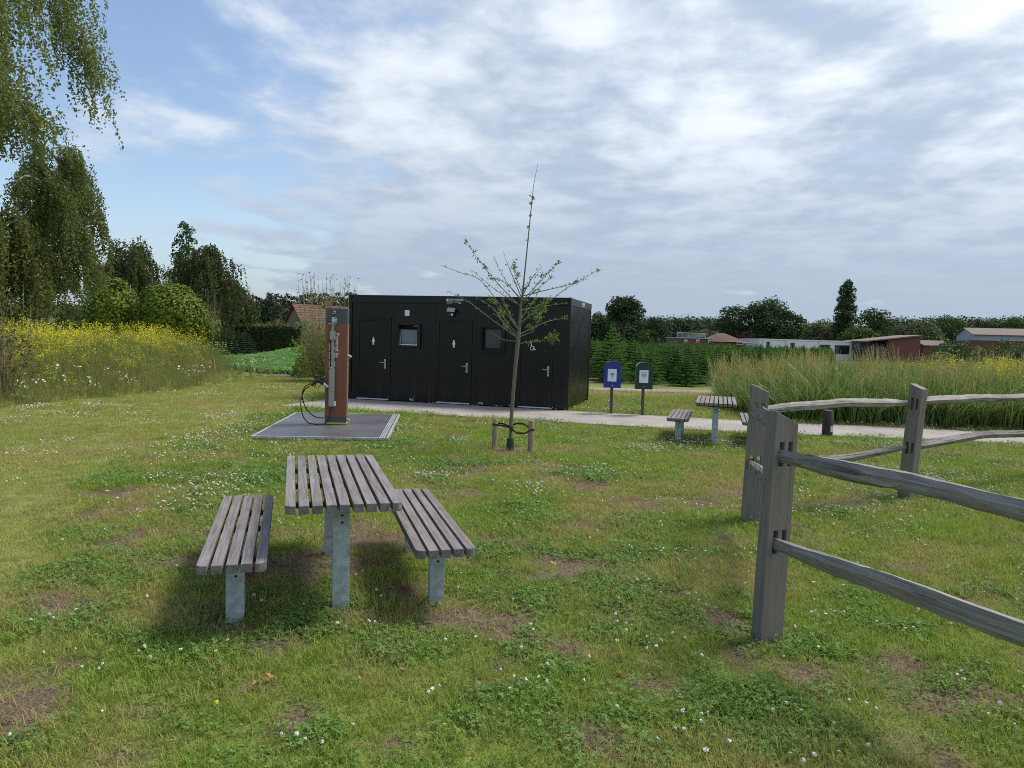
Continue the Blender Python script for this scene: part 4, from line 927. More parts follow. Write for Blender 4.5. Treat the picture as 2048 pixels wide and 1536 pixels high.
def band(pts, w=.028, t=.006):
    V, Fc = [], []
    for i, p in enumerate(pts):
        p = Vector(p); a = Vector(pts[max(0, i - 1)]); b = Vector(pts[min(len(pts) - 1, i + 1)]); d = (b - a); d.z = 0; d.normalize(); s = Vector((-d.y, d.x, 0)) * t / 2; z = Vector((0, 0, w / 2))
        V += [p - s - z, p + s - z, p + s + z, p - s + z]
        if i: b0 = 4 * (i - 1); Fc += [(b0 + j, b0 + (j + 1) % 4, b0 + 4 + (j + 1) % 4, b0 + 4 + j) for j in range(4)]
    n = len(pts) - 1; Fc += [(0, 1, 2, 3), (4 * n + 3, 4 * n + 2, 4 * n + 1, 4 * n)]
    return MB().add(V, Fc)
o_ = Vector((trk.x, trk.y, 0)); zt_ = trk.z
def around(c, r, a0, a1, z, n=8): return [Vector((c.x - o_.x + r * math.cos(a), c.y - o_.y + r * math.sin(a), z)) for a in np.linspace(a0, a1, n)]
cl, cr_, ct = stL, stR, trk
band(around(cl, .049, PI * .5, PI * 1.5, zt_ + .01) + [Vector((-.12, -.02, zt_ - .0))] + around(ct, .038, -PI * .5, PI * .5, zt_ - .02) + [Vector((-.12, .03, zt_ + .03))] + [around(cl, .049, PI * .5, PI * .5, zt_ + .025, 1)[0]]).build('strap', M_['strap'], tie)
band([around(ct, .039, PI * .75, PI * .75, zt_ + .01, 1)[0]] + around(ct, .039, PI * .6, PI * .3, zt_ + .015, 3) + [Vector((.10, .0, zt_ + .045)), Vector((.2, -.1, zt_ + .05))] + around(cr_, .050, PI * .5, -PI * .5, zt_ - .005) + [Vector((.22, -.33, zt_ - .07)), Vector((.10, -.2, zt_ - .085))] + around(ct, .039, -PI * .3, -PI * .6, zt_ - .06, 3)).build('strap', M_['strap'], tie)
gp = G(1020, 899); g = MB(); pr = [(0, 0)]
for i in range(9):
    a = 2 * PI * i / 9; c = Vector((math.cos(a), math.sin(a), 0)); s = Vector((-c.y, c.x, 0)); r0, r1 = .062, .052
    V = [c * r0 - s * .019 + Vector((0, 0, -.02)), c * r0 + s * .019 + Vector((0, 0, -.02)), c * r1 + s * .019 + Vector((0, 0, .155 + .02 * (i % 2))), c * r1 - s * .019 + Vector((0, 0, .155 + .02 * (i % 2)))]
    V += [v * .94 + Vector((0, 0, v.z * .06)) for v in V]
    g.add(V, [(0, 1, 2, 3), (7, 6, 5, 4), (0, 4, 5, 1), (1, 5, 6, 2), (2, 6, 7, 3), (3, 7, 4, 0)])
tag(g.build('trunk_guard', M_['guard'], None, loc=gp), 'dark green plastic guard around the foot of the sapling', 'guard')

# ------------------------------------------------------------------ scatter with geometry nodes
def proto_col(name, meshes, mat):
    c = bpy.data.collections.new(name)
    for i, me in enumerate(meshes):
        if not me.materials: me.materials.append(mat)
        c.objects.link(bpy.data.objects.new('%s_%d' % (name, i), me))
    return c
def gn_tree(col):
    nt = bpy.data.node_groups.new('scatter', 'GeometryNodeTree'); L = nt.links.new
    nt.interface.new_socket('Geometry', in_out='INPUT', socket_type='NodeSocketGeometry'); nt.interface.new_socket('Geometry', in_out='OUTPUT', socket_type='NodeSocketGeometry')
    gi = nt.nodes.new('NodeGroupInput'); go = nt.nodes.new('NodeGroupOutput')
    ci = nt.nodes.new('GeometryNodeCollectionInfo'); ci.inputs['Collection'].default_value = col; ci.inputs['Separate Children'].default_value = True; ci.inputs['Reset Children'].default_value = True
    ip = nt.nodes.new('GeometryNodeInstanceOnPoints'); ip.inputs['Pick Instance'].default_value = True
    def na(n, t):
        a = nt.nodes.new('GeometryNodeInputNamedAttribute'); a.data_type = t; a.inputs['Name'].default_value = n
        return next(o for o in a.outputs if o.enabled and o.name == 'Attribute')
    e = nt.nodes.new('FunctionNodeEulerToRotation'); L(na('rot', 'FLOAT_VECTOR'), e.inputs[0])
    L(gi.outputs[0], ip.inputs['Points']); L(ci.outputs[0], ip.inputs['Instance']); L(na('idx', 'INT'), ip.inputs['Instance Index']); L(e.outputs[0], ip.inputs['Rotation']); L(na('scl', 'FLOAT_VECTOR'), ip.inputs['Scale'])
    L(ip.outputs[0], go.inputs[0]); return nt
def scatter(name, P, scl, col, label, dry=None, tilt=.12, rotz=None):
    P = np.asarray(P, np.float32); n = len(P); me = bpy.data.meshes.new(name); me.vertices.add(n); me.vertices.foreach_set('co', P.ravel())
    rot = np.stack([rng.normal(0, tilt, n), rng.normal(0, tilt, n), rng.uniform(0, 2 * PI, n) if rotz is None else rotz], -1).astype(np.float32)
    a = me.attributes.new('rot', 'FLOAT_VECTOR', 'POINT'); a.data.foreach_set('vector', rot.ravel())
    scl = np.asarray(scl, np.float32); scl = np.repeat(scl[:, None], 3, 1) if scl.ndim == 1 else scl
    a = me.attributes.new('scl', 'FLOAT_VECTOR', 'POINT'); a.data.foreach_set('vector', scl.ravel())
    a = me.attributes.new('idx', 'INT', 'POINT'); a.data.foreach_set('value', rng.integers(0, len(col.objects), n).astype(np.int32))
    fattr(me, 'dry', np.zeros(n) if dry is None else dry)
    o = bpy.data.objects.new(name, me); COL.objects.link(o); md = o.modifiers.new('scatter', 'NODES'); md.node_group = gn_tree(col)
    return tag(o, label, kind='stuff')
def blades(n, rad, h0, h1, w, bend, seed, segs=3, upright=.0):
    """tuft of curved tapering blades"""
    r = np.random.default_rng(seed); V, Q, T = [], [], []
    for i in range(n):
        a = r.uniform(0, 2 * PI); q = rad * math.sqrt(r.uniform(0, 1)); b = np.array([q * math.cos(a), q * math.sin(a), -.01]); h = r.uniform(h0, h1); da = a + r.normal(0, .9)
        d = np.array([math.cos(da), math.sin(da), 0]); s = np.array([-d[1], d[0], 0]); bd = bend * r.uniform(.3, 1.2); ww = w * r.uniform(.7, 1.2); st = len(V)
        tw = r.normal(0, .5); s = s * math.cos(tw) + d * math.sin(tw)
        for k in range(segs):
            t = k / segs; c = b + np.array([0, 0, h * (t - .35 * bd * t * t)]) + d * h * bd * t * t; hw_ = ww / 2 * (1 - t * .75)
            V += [c - s * hw_, c + s * hw_]
        V.append(b + np.array([0, 0, h * (1 - .35 * bd)]) + d * h * bd)
        for k in range(segs - 1): Q.append((st + 2 * k, st + 2 * k + 1, st + 2 * k + 3, st + 2 * k + 2))
        T.append((st + 2 * segs - 2, st + 2 * segs - 1, st + 2 * segs))
    return mesh_np('tuft', np.array(V), [np.array(Q), np.array(T)])
def clover_clump(n, rad, seed, hmin=.018, hmax=.055, lr=.011):
    r = np.random.default_rng(seed); V, Q = [], []
    for i in range(n):
        a = r.uniform(0, 2 * PI); q = rad * math.sqrt(r.uniform(0, 1)); c = np.array([q * math.cos(a), q * math.sin(a), r.uniform(hmin, hmax) * (1.1 - .5 * q / rad)]); a0 = r.uniform(0, 2 * PI); s = lr * r.uniform(.75, 1.3)
        tilt = r.normal(0, .35, 2)
        for k in range(3):
            t = a0 + k * 2.094; d = np.array([math.cos(t), math.sin(t), 0]); d[2] = d[0] * tilt[0] + d[1] * tilt[1] + .15; e = np.array([-math.sin(t), math.cos(t), 0]); e[2] = e[0] * tilt[0] + e[1] * tilt[1]
            st = len(V); V += [c, c + d * s * .75 + e * s * .62, c + d * s * 1.5 , c + d * s * .75 - e * s * .62]; Q.append((st, st + 1, st + 2, st + 3))
    return mesh_np('clover', np.array(V), [np.array(Q)])
def flower_ball(r, h, seed, sub=1):
    bm = bmesh.new(); bmesh.ops.create_icosphere(bm, subdivisions=sub + 1, radius=r); rr = np.random.default_rng(seed)
    for v in bm.verts: v.co *= rr.uniform(.55, 1.3); v.co.z = v.co.z * .75 + h
    me = bpy.data.meshes.new('flower'); bm.to_mesh(me); bm.free(); return me
# candidate points inside a widened view wedge
def wedge(d0, d1, dens, margin=1.22):
    half = .72 * margin; n = int(dens * half * (d1 * d1 - d0 * d0)); d = np.sqrt(rng.uniform(d0 * d0, d1 * d1, n)); x = rng.uniform(-half, half, n) * d
    return x, d
def keep_lawn(x, y): return ~(in_path(x, y, -.07 + .10 * (fbm(x, y, 2.0, 15) - .5)) | in_pad(x, y, .0) | in_cont(x, y, .02))
def pack(x, y, dz=0.0): return np.stack([x, y, H(x, y) + dz], -1)
c_short = proto_col('turf_tuft', [blades(30, .085, .018, .062, .0052, .75, 10 + i) for i in range(4)], M_['grass'])
c_mown = proto_col('mown_tuft', [blades(34, .10, .014, .034, .0048, .5, 30 + i, 2) for i in range(3)], M_['grass'])
c_lush = proto_col('lush_tuft', [blades(22, .05, .07, .20, .0055, .5, 50 + i) for i in range(4)], M_['grass_lush'])
c_straw = proto_col('straw', [blades(12, .11, .03, .09, .0032, 1.6, 70 + i) for i in range(3)], M_['straw'])
c_clov = proto_col('clover_clump', [clover_clump(30, .10, 90 + i, .014, .048, .0078) for i in range(4)], M_['clover'])
c_flow = proto_col('clover_head', [flower_ball(.0092, (.045, .055, .065, .05)[i], 5 + i) for i in range(4)], M_['cloverflower'])
# turf
def turf():
    X, Y, S_, D_ = [], [], [], []
    for d0, d1, dens in ((2.3, 6, 480), (6, 10, 300), (10, 16, 150), (16, 26, 60)):
        x, y = wedge(d0, d1, dens); so_ = soil_mask(x, y); mw = mown(x, y); cl = clover_mask(x, y)
        ok = keep_lawn(x, y) & (rng.uniform(0, 1, len(x)) > np.clip(so_ * 1.25, 0, .97)) & (rng.uniform(0, 1, len(x)) > cl * .30) & (rng.uniform(0, 1, len(x)) > mw) & (mead_d(x, y) < .5)
        x, y = x[ok], y[ok]; X.append(x); Y.append(y); k = {2.3: 1.0, 6: 1.15, 10: 1.5, 16: 2.1}[d0]
        S_.append(k * rng.uniform(.75, 1.35, len(x)) * (.75 + .6 * fbm(x, y, 1.6, 41))); D_.append(np.clip(fbm(x, y, 1.1, 19) * 1.15 - .25 + .5 * so_[ok] + .9 * np.exp(-((y - 24.2 - .1 * x) / .9) ** 2) * (x > 1.2) + rng.normal(0, .1, len(x)), 0, 1))
    X, Y, S_, D_ = map(np.concatenate, (X, Y, S_, D_)); scatter('lawn_grass', pack(X, Y), S_, c_short, 'short tufted lawn grass with dry yellow patches', D_)
turf()
def mownturf():
    X, Y, S_, D_ = [], [], [], []
    for d0, d1, dens in ((3, 8, 320), (8, 14, 190), (14, 30, 70)):
        x, y = wedge(d0, d1, dens); ok = keep_lawn(x, y) & (rng.uniform(0, 1, len(x)) < mown(x, y)) & (mead_d(x, y) < .3); x, y = x[ok], y[ok]
        X.append(x); Y.append(y); S_.append({3: 1, 8: 1.35, 14: 2.0}[d0] * rng.uniform(.8, 1.3, len(x))); D_.append(np.clip(.47 + .7 * (fbm(x, y, .8, 23) - .5) + rng.normal(0, .08, len(x)), 0, 1))
    X, Y, S_, D_ = map(np.concatenate, (X, Y, S_, D_)); scatter('mown_grass', pack(X, Y), S_, c_mown, 'closely mown olive grass strip on the left', D_)
mownturf()
def lush():
    x, y = wedge(2.6, 24, 110)
    r = sstep(.9, 2.6, x - np.interp(y, [0, 4.4, 7.3, 9, 14], [2.4, 1.9, 2.4, 4.6, 9])) * (y < 11) * .9 + .10 * sstep(.52, .7, fbm(x, y, 1.9, 55)) + .5 * np.exp(-((y - 21) / 2.5) ** 2) * (x > 1.5)
    ok = keep_lawn(x, y) & (rng.uniform(0, 1, len(x)) < r * (1 - .85 * soil_mask(x, y))) & (mown(x, y) < .4); x, y = x[ok], y[ok]
    scatter('long_grass', pack(x, y), rng.uniform(.55, 1.15, len(x)) * (.7 + .5 * fbm(x, y, 1.4, 61)), c_lush, 'longer bright green grass around the fence', np.clip(fbm(x, y, 1.2, 29) - .25, 0, 1), .18)
lush()
def straws():
    x, y = wedge(2.5, 14, 90); so_ = soil_mask(x, y); ok = keep_lawn(x, y) & (rng.uniform(0, 1, len(x)) < .14 + .85 * so_); x, y = x[ok], y[ok]
    scatter('dry_straw', pack(x, y, -.005), rng.uniform(.6, 1.3, len(x)), c_straw, 'dry straw and thatch on the bare patches', None, .35)
straws()
def clover():
    X, Y, S_ = [], [], []
    for d0, d1, dens in ((2.4, 7, 260), (7, 13, 130), (13, 22, 50)):
        x, y = wedge(d0, d1, dens); cl = clover_mask(x, y); ok = keep_lawn(x, y) & (rng.uniform(0, 1, len(x)) < np.clip(cl * .8, .05, .75) * (1 - .8 * soil_mask(x, y))) & (mown(x, y) < .7) & (mead_d(x, y) < 0); x, y = x[ok], y[ok]
        X.append(x); Y.append(y); S_.append({2.4: 1, 7: 1.3, 13: 1.9}[d0] * rng.uniform(.75, 1.3, len(x)))
    X, Y, S_ = map(np.concatenate, (X, Y, S_)); scatter('clover_leaves', pack(X, Y), S_, c_clov, 'dark green clover patches in the lawn')
clover()
def clover_fl():
    x, y = wedge(2.5, 24, 170); cl = clover_mask(x, y); fl = sstep(.42, .66, fbm(x, y, .75, 101)) * sstep(.44, .66, fbm(x, y, 2.4, 103)) * 1.7; far = sstep(5.5, 10, y)
    dn = (.025 + .80 * fl * (.35 + .65 * cl)) * (.30 + .70 * far)
    for b in ((760, 862, 60, 14), (440, 870, 80, 26), (450, 835, 60, 8), (1385, 888, 120, 9), (1150, 945, 90, 9), (1060, 985, 70, 12), (1290, 1010, 80, 12), (420, 985, 110, 40), (120, 832, 45, 3.5), (245, 823, 18, 3), (170, 811, 18, 2.5), (430, 790, 30, 2.5), (395, 793, 12, 2.5), (1320, 1105, 110, 22), (1620, 1010, 140, 30), (1850, 965, 140, 20), (1300, 1300, 90, 20), (1460, 1480, 200, 40)):
        dn = np.maximum(dn, blob(x, y, *b) * (.85 if b[1] < 1050 else .42))
    dn = dn * np.where(mown(x, y) > .5, np.where(dn > .3, 1, .06), 1)
    ok = keep_lawn(x, y) & (rng.uniform(0, 1, len(x)) < dn) & (soil_mask(x, y) < .6) & (mead_d(x, y) < .0); x, y = x[ok], y[ok]
    scatter('clover_flowers', pack(x, y), np.clip(rng.uniform(.75, 1.3, len(x)) * (1 + .035 * np.maximum(0, y - 7)), .7, 2.0), c_flow, 'small white clover flower heads dotting the lawn', None, .25)
clover_fl()
def small_yellow():
    P = [G(432, 1432), G(1100, 1139), G(1105, 1141), G(1110, 1142), G(1130, 1000), G(1380, 905), G(1490, 920), G(1850, 1030)]
    x = np.array([p.x for p in P]); y = np.array([p.y for p in P]); scatter('yellow_lawn_flowers', pack(x, y), np.full(len(P), 1.0), proto_col('buttercup', [flower_ball(.011, .06, 3)], M_['buttercup']), 'a few small yellow flowers in the lawn')
small_yellow()
# a few fallen brown leaves
for i, (px, py, s, lab) in enumerate(((808, 1350, .030, 'curled pink brown leaf in the grass below the foreground table leg'), (1068, 1287, .026, 'small orange leaf on bare soil in the middle foreground'), (1198, 1254, .020, 'tiny pale leaf, left of the pair near the lawn centre'), (1268, 1248, .024, 'tan leaf standing up on the lawn, left of the near fence post'), (540, 1370, .032, 'larger red brown leaf below the left bench'), (512, 1382, .026, 'smaller crumpled brown leaf below the left bench'), (722, 1370, .02, 'tiny cream leaf below the foreground table'))):
    p = G(px, py); a = rng.uniform(0, 6); mb = MB(); n = 8
    V = [(s * math.cos(t) * (1 if k % 2 else .75), s * .65 * math.sin(t), .012 * math.cos(2 * t)) for k, t in enumerate(np.linspace(0, 2 * PI, n, endpoint=False))] + [(0, 0, -.006)]
    mb.add(V, [(k, (k + 1) % n, n) for k in range(n)])
    o = mb.build('dead_leaf', M_['deadleaf'] if 'deadleaf' in M_ else M_.setdefault('deadleaf', leaf('dead_leaf', (.30, .15, .07, 1), (.40, .24, .13, 1), .1, .7)), None, loc=(p.x, p.y, Hs(p.x, p.y) + .035), rot=(.4, .2, a))
    tag(o, lab, 'leaf', 'dead leaves on the lawn')

# ------------------------------------------------------------------ tall grass strip on the right
def reed_clump(n, seed, h0=.75, h1=1.55, w=.042):
    return blades(n, .20, h0, h1, w, (.80, .55, .80, .65)[seed % 4], seed, 7)
def seed_clump(n, seed, h0=.85, h1=1.35):
    r = np.random.default_rng(seed); V, Q = [], []
    for i in range(n):
        a = r.uniform(0, 2 * PI); q = .22 * math.sqrt(r.uniform(0, 1)); b = np.array([q * math.cos(a), q * math.sin(a), .2]); h = r.uniform(h0, h1); ln = np.array([r.normal(0, .13), r.normal(0, .13), 0])
        top = b + np.array([0, 0, h]) + ln * h; s = np.array([math.cos(a), math.sin(a), 0]) * .0035; lo = b + (top - b) * .5; st = len(V); V += [lo - s, lo + s, top + s, top - s]; Q.append((st, st + 1, st + 2, st + 3))
        for k in range(11):
            t = 1 - .34 * k / 11; c = b + (top - b) * t; aa = r.uniform(0, 2 * PI); d = np.array([math.cos(aa) * .6, math.sin(aa) * .6, .75]); e = np.array([-math.sin(aa), math.cos(aa), 0]); l = .065 * (.4 + k / 11); st = len(V)
            V += [c, c + d * l * .5 + e * .008, c + d * l, c + d * l * .5 - e * .008]; Q.append((st, st + 1, st + 2, st + 3))
    return mesh_np('seedstalks', np.array(V), [np.array(Q)])
def sprig(n, seed, h0, h1, head=True, spread=.2, fl=7, size=.016, stem=.005):
    """flowering stalks; returns stem mesh and blossom mesh built on the same stalks"""
    r = np.random.default_rng(seed); V, Q, V2, Q2 = [], [], [], []
    for i in range(n):
        a = r.uniform(0, 2 * PI); q = spread * math.sqrt(r.uniform(0, 1)); b = np.array([q * math.cos(a), q * math.sin(a), 0]); h = r.uniform(h0, h1); top = b + np.array([r.normal(0, .12) * h, r.normal(0, .12) * h, h])
        s = np.array([math.cos(a), math.sin(a), 0]) * stem; st = len(V); V += [b - s, b + s, top + s * .4, top - s * .4]; Q.append((st, st + 1, st + 2, st + 3))
        for k in range(9):
            t = r.uniform(.08, .85); c = b + (top - b) * t; aa = r.uniform(0, 2 * PI); d = np.array([math.cos(aa), math.sin(aa), r.uniform(.1, .9)]); e = np.array([-math.sin(aa), math.cos(aa), 0]); l = .14 * (1.15 - t) + .03; w = l * .17; st = len(V)
            V += [c, c + d * l * .5 + e * w, c + d * l, c + d * l * .5 - e * w]; Q.append((st, st + 1, st + 2, st + 3))
        for k in range(fl):
            c = top + np.array([r.normal(0, .05), r.normal(0, .05), r.uniform(-.16, .03)]); nrm = np.array([r.normal(), r.normal(), r.normal() + .6]); nrm /= np.linalg.norm(nrm); e = np.cross(nrm, [.3, .5, .1]); e /= np.linalg.norm(e); g2 = np.cross(nrm, e); z = size * r.uniform(.7, 1.3); st = len(V2)
            V2 += [c + e * z, c + g2 * z, c - e * z, c - g2 * z]; Q2.append((st, st + 1, st + 2, st + 3))
    return mesh_np('stalks', np.array(V), [np.array(Q)]), mesh_np('blossom', np.array(V2), [np.array(Q2)])
def strip_pts(n, front, depth, z=0.0):
    """points behind a front polyline, denser at the front"""
    fx = np.array([p[0] for p in front]); fyy = np.array([p[1] for p in front]); x = rng.uniform(fx[0], fx[-1], n); d = depth * rng.uniform(0, 1, n) ** 1.25
    return x, np.interp(x, fx, fyy) + d, d
RF = [(5.5, 20.6), (5.9, 18.3), (6.6, 17.5), (8.3, 17.15), (11.5, 16.75), (16, 16.4), (22, 16.6), (30, 16.0)]
c_reed = proto_col('reed_clump', [reed_clump(30, 200 + i) for i in range(4)], M_['reed'])
c_seed = proto_col('seed_stalks', [seed_clump(16, 220 + i) for i in range(4)], M_['seedhead'])
x, y, d = strip_pts(3600, RF, 7.5); ok = (y < 25.2) & (x > .272 * y + .15); x, y, d = x[ok], y[ok], d[ok]
lo = sstep(5.4, 8.0, x)
scatter('tall_grass', pack(x, y), rng.uniform(.75, 1.15, len(x)) * (.62 + .38 * lo) * (.82 + .18 * sstep(0, 1.2, d)), c_reed, 'tall broad bladed grass hedge behind the path', np.clip(rng.normal(.12, .12, len(x)), 0, .6), .10)
x, y, d = strip_pts(780, RF, 8.5); ok = (d > .35) & (y < 25.6) & (x > .272 * y + .2); x, y, d = x[ok], y[ok], d[ok]
scatter('seed_stalks', pack(x, y), rng.uniform(.72, 1.12, len(x)) * (.78 + .45 * fbm(x, y, .5, 71)) * (.85 + .15 * sstep(5.4, 7.5, x)), c_seed, 'tan seed stalks standing above the tall grass', None, .10)
st1 = [sprig(7, 300 + i, 1.0, 1.5, True, .25, 16, .017) for i in range(3)]
x, y, d = strip_pts(1500, RF, 8.0); w = .6 * sstep(.48, .7, fbm(x, y, .35, 63)) * sstep(8, 13, x) + .95 * sstep(11.5, 15.5, x); ok = (rng.uniform(0, 1, len(x)) < w) & (d > .8); x, y = x[ok], y[ok]; sc_ = rng.uniform(.85, 1.1, len(x))
c_ys, c_yf = proto_col('mustard_stalk', [a for a, b in st1], M_['meadow']), proto_col('mustard_bloom', [b for a, b in st1], M_['mustard'])
def twin(names, P, sc_, cols, labels, tilt, dry=None):
    """stalks and their blossom share points, rotation and variant"""
    o1 = scatter(names[0], P, sc_, cols[0], labels[0], dry, tilt); o2 = scatter(names[1], P, sc_, cols[1], labels[1], dry, tilt)
    n = len(P)
    for at_, kind, w in (('rot', 'vector', 3), ('idx', 'value', 1)):
        buf = np.zeros(n * w, np.float32 if w == 3 else np.int32); o1.data.attributes[at_].data.foreach_get(kind, buf); o2.data.attributes[at_].data.foreach_set(kind, buf)
twin(('mustard_stalks', 'mustard_blossom'), pack(x, y), sc_, (c_ys, c_yf), ('green flower stalks in the tall grass strip', 'yellow blossom above the tall grass on the right'), .08)

# ------------------------------------------------------------------ flower meadow on the left
def mead_pts(n, dmin, dmax, ymin=8, ymax=33):
    y = rng.uniform(ymin, ymax, n); d = rng.uniform(dmin, dmax, n); x = np.interp(y, MEAD_Y, MEAD_X) - d; return x, y, d
stm = [sprig(9, 400 + i, .60, 1.35, True, .30, 11, .017) for i in range(4)]
cms, cmf = proto_col('meadow_stalk', [a for a, b in stm], M_['meadow']), proto_col('meadow_bloom', [b for a, b in stm], M_['mustard'])
x, y, d = mead_pts(2500, .9, 9); ok = rng.uniform(0, 1, len(x)) < (.12 + .88 * sstep(.42, .64, fbm(x, y, .6, 91))) * (.30 + .70 * sstep(.9, 2.6, d)) * (1 - .9 * sstep(-.8, .6, x + .415 * y)); x, y, d = x[ok], y[ok], d[ok]
twin(('meadow_plants', 'meadow_blossom'), pack(x, y), (.48 + .44 * sstep(.8, 5, d)) * rng.uniform(.68, 1.22, len(x)), (cms, cmf), ('tall green wildflower stalks on the left bank', 'dense yellow wildflower blossom on the left bank'), .10, np.clip(rng.normal(.1, .15, len(x)), 0, 1))
x, y, d = mead_pts(4200, -.1, 8.5); c_mg = proto_col('meadow_grass', [blades(30, .18, .25, .85, .007, .45, 430 + i, 4) for i in range(3)], M_['meadow'])
scatter('meadow_grass', pack(x, y), rng.uniform(.7, 1.25, len(x)) * (.65 + .80 * sstep(0, 3, d)) * (1 - .55 * sstep(-.8, .6, x + .395 * y)), c_mg, 'rough meadow grass along the edge of the lawn', np.clip(rng.normal(.38, .25, len(x)) - .25 * sstep(1, 4, d), 0, 1), .12)
x, y, d = mead_pts(46, .1, 1.6, 10, 31); um = [sprig(3, 450 + i, .35, .65, True, .2, 3, .026) for i in range(3)]
twin(('daisy_stalks', 'daisy_flowers'), pack(x, y), rng.uniform(.7, 1.2, len(x)), (proto_col('daisy_stalk', [a for a, b in um], M_['meadow']), proto_col('daisy_bloom', [b for a, b in um], M_['umbel'])), ('green daisy stalks at the meadow edge', 'white flowers at the meadow edge'), .1)
x, y, d = mead_pts(12, 1.2, 3.0, 15, 20); pp = [sprig(4, 470 + i, .45, .8, True, .2, 5, .024) for i in range(2)]
scatter('orange_flowers', pack(x, y, .15), rng.uniform(.8, 1.2, len(x)), proto_col('poppy_bloom', [b for a, b in pp], M_['poppy']), 'scattered orange flowers low in the meadow', None, .1)
# cover crop on the raised plot
cc = proto_col('cover_leaf', [clover_clump(130, .42, 480 + i, .08, .22, .024) for i in range(3)], M_['covercrop'])
n = 5200; x = rng.uniform(-16.5, -6.6, n); y = 30.8 + 33 * rng.uniform(0, 1, n) ** 1.6; ok = (x > -16.5) & (x < -6.6 - .03 * (y - 30)) ; x, y = x[ok], y[ok]
scatter('cover_crop', pack(x, y, -.02), rng.uniform(.7, 1.25, len(x)), cc, 'bright green low crop on the raised plot', None, .15)

# ------------------------------------------------------------------ trees
def quads_from(C, Nn, size, elong=1.0):
    """one small rhombic leaf clump per row; C centres, Nn normals"""
    n = len(C); a = np.cross(Nn, rng.normal(0, 1, (n, 3))); a /= np.linalg.norm(a, axis=1, keepdims=True) + 1e-9; b = np.cross(Nn, a)
    s = (size * rng.uniform(.6, 1.35, n))[:, None]
    V = np.stack([C + a * s * elong, C + b * s * .62, C - a * s * elong, C - b * s * .62], 1).reshape(-1, 3); return V, np.arange(4 * n).reshape(-1, 4)
def sph(n):
    v = rng.normal(0, 1, (n, 3)); return v / np.linalg.norm(v, axis=1, keepdims=True)
def lobes_crown(lobes, dens, size, flat=.85, shell=.35):
    """lobes: list of (centre, radius); foliage sits in an outer shell of each lobe"""
    Vs, Qs, o = [], [], 0
    for c, r in lobes:
        n = max(30, int(dens * r * r)); d = sph(n); d[:, 2] = np.where(d[:, 2] < -.55, -d[:, 2] * .4, d[:, 2]); rad = r * (1 - shell * rng.uniform(0, 1, n) ** 1.6) * (1 + .22 * rng.normal(0, .5, n)); p = d * rad[:, None]; p[:, 2] *= flat
        nn = d + rng.normal(0, .55, (n, 3)) + np.array([0, 0, .25]); nn /= np.linalg.norm(nn, axis=1, keepdims=True)
        V, Q = quads_from(np.array(c) + p, nn, size); Vs.append(V); Qs.append(Q + o); o += len(V)
    return np.concatenate(Vs), np.concatenate(Qs)
def make_tree(name, base, h, cr_, cbot, mat, label, cat='tree', dens=70, size=.3, nl=16, group=None, trunk_r=None, shape='round', bark='bark', seed=0, lobe=.36):
    """base (x,y), total height, crown radius, height of crown bottom"""
    r = np.random.default_rng(seed); bz = Hs(*base) - .1; t = empty(name, (base[0], base[1], bz), 0, label, cat, group); lobes = []; ch = h - cbot
    for i in range(nl):
        f = (i + .5) / nl; a = i * 2.4 + r.uniform(-.4, .4)
        if shape == 'column': z = cbot + ch * f; q = cr_ * .55 * math.sin(PI * min(1, .18 + .82 * f) * .98) ** .6 * r.uniform(.6, 1); rr = cr_ * lobe * 1.5 * (1.08 - .55 * f)
        elif shape == 'dome': z = cbot + ch * (.12 + .62 * f); q = cr_ * .74 * math.sqrt(max(0, 1 - (f * .95) ** 2)); rr = cr_ * lobe * r.uniform(.85, 1.15)
        else:
            z = cbot + ch * (.14 + .70 * f); q = cr_ * .70 * math.sqrt(max(.02, 1 - (1.9 * (f - .42)) ** 2 * .72)) * r.uniform(.75, 1.08); rr = cr_ * lobe * r.uniform(.75, 1.25)
        rr = min(rr, h - z + .05 * h)
        lobes.append((np.array([q * math.cos(a), q * math.sin(a), z]), rr))
    if shape != 'column': lobes.append((np.array([0, 0, cbot + ch * .5]), cr_ * .55))
    V, Q = lobes_crown(lobes, dens, size); crown = link('crown', mesh_np('crown', V, [Q]), mat, t)
    tr_ = trunk_r or h * .022; mb = MB(); top = cbot + ch * .55
    mb.tube([(0, 0, -.1), (.02 * h * r.normal() * .3, 0, cbot * .6), (.01 * h, .01 * h, cbot), (0, 0, top)], [tr_ * 1.25, tr_, tr_ * .8, tr_ * .25], 9)
    for c, rr in lobes[:nl:2]:
        z0_ = min(c[2] - .1, cbot * r.uniform(.75, 1.0) + .2 * ch * r.uniform(0, 1)); mid = Vector((c[0] * .45, c[1] * .45, z0_ + (c[2] - z0_) * .6)); mb.tube([(0, 0, z0_), mid, Vector(c)], [tr_ * .45, tr_ * .3, tr_ * .1], 6)
    mb.build('trunk', M_[bark], t, smooth=True); return t
def place(px, ytop, D, hz=None):
    """height of something at depth D whose top is seen at row ytop"""
    p = AT(px, ytop, D); return (p.x, p.y), p.z
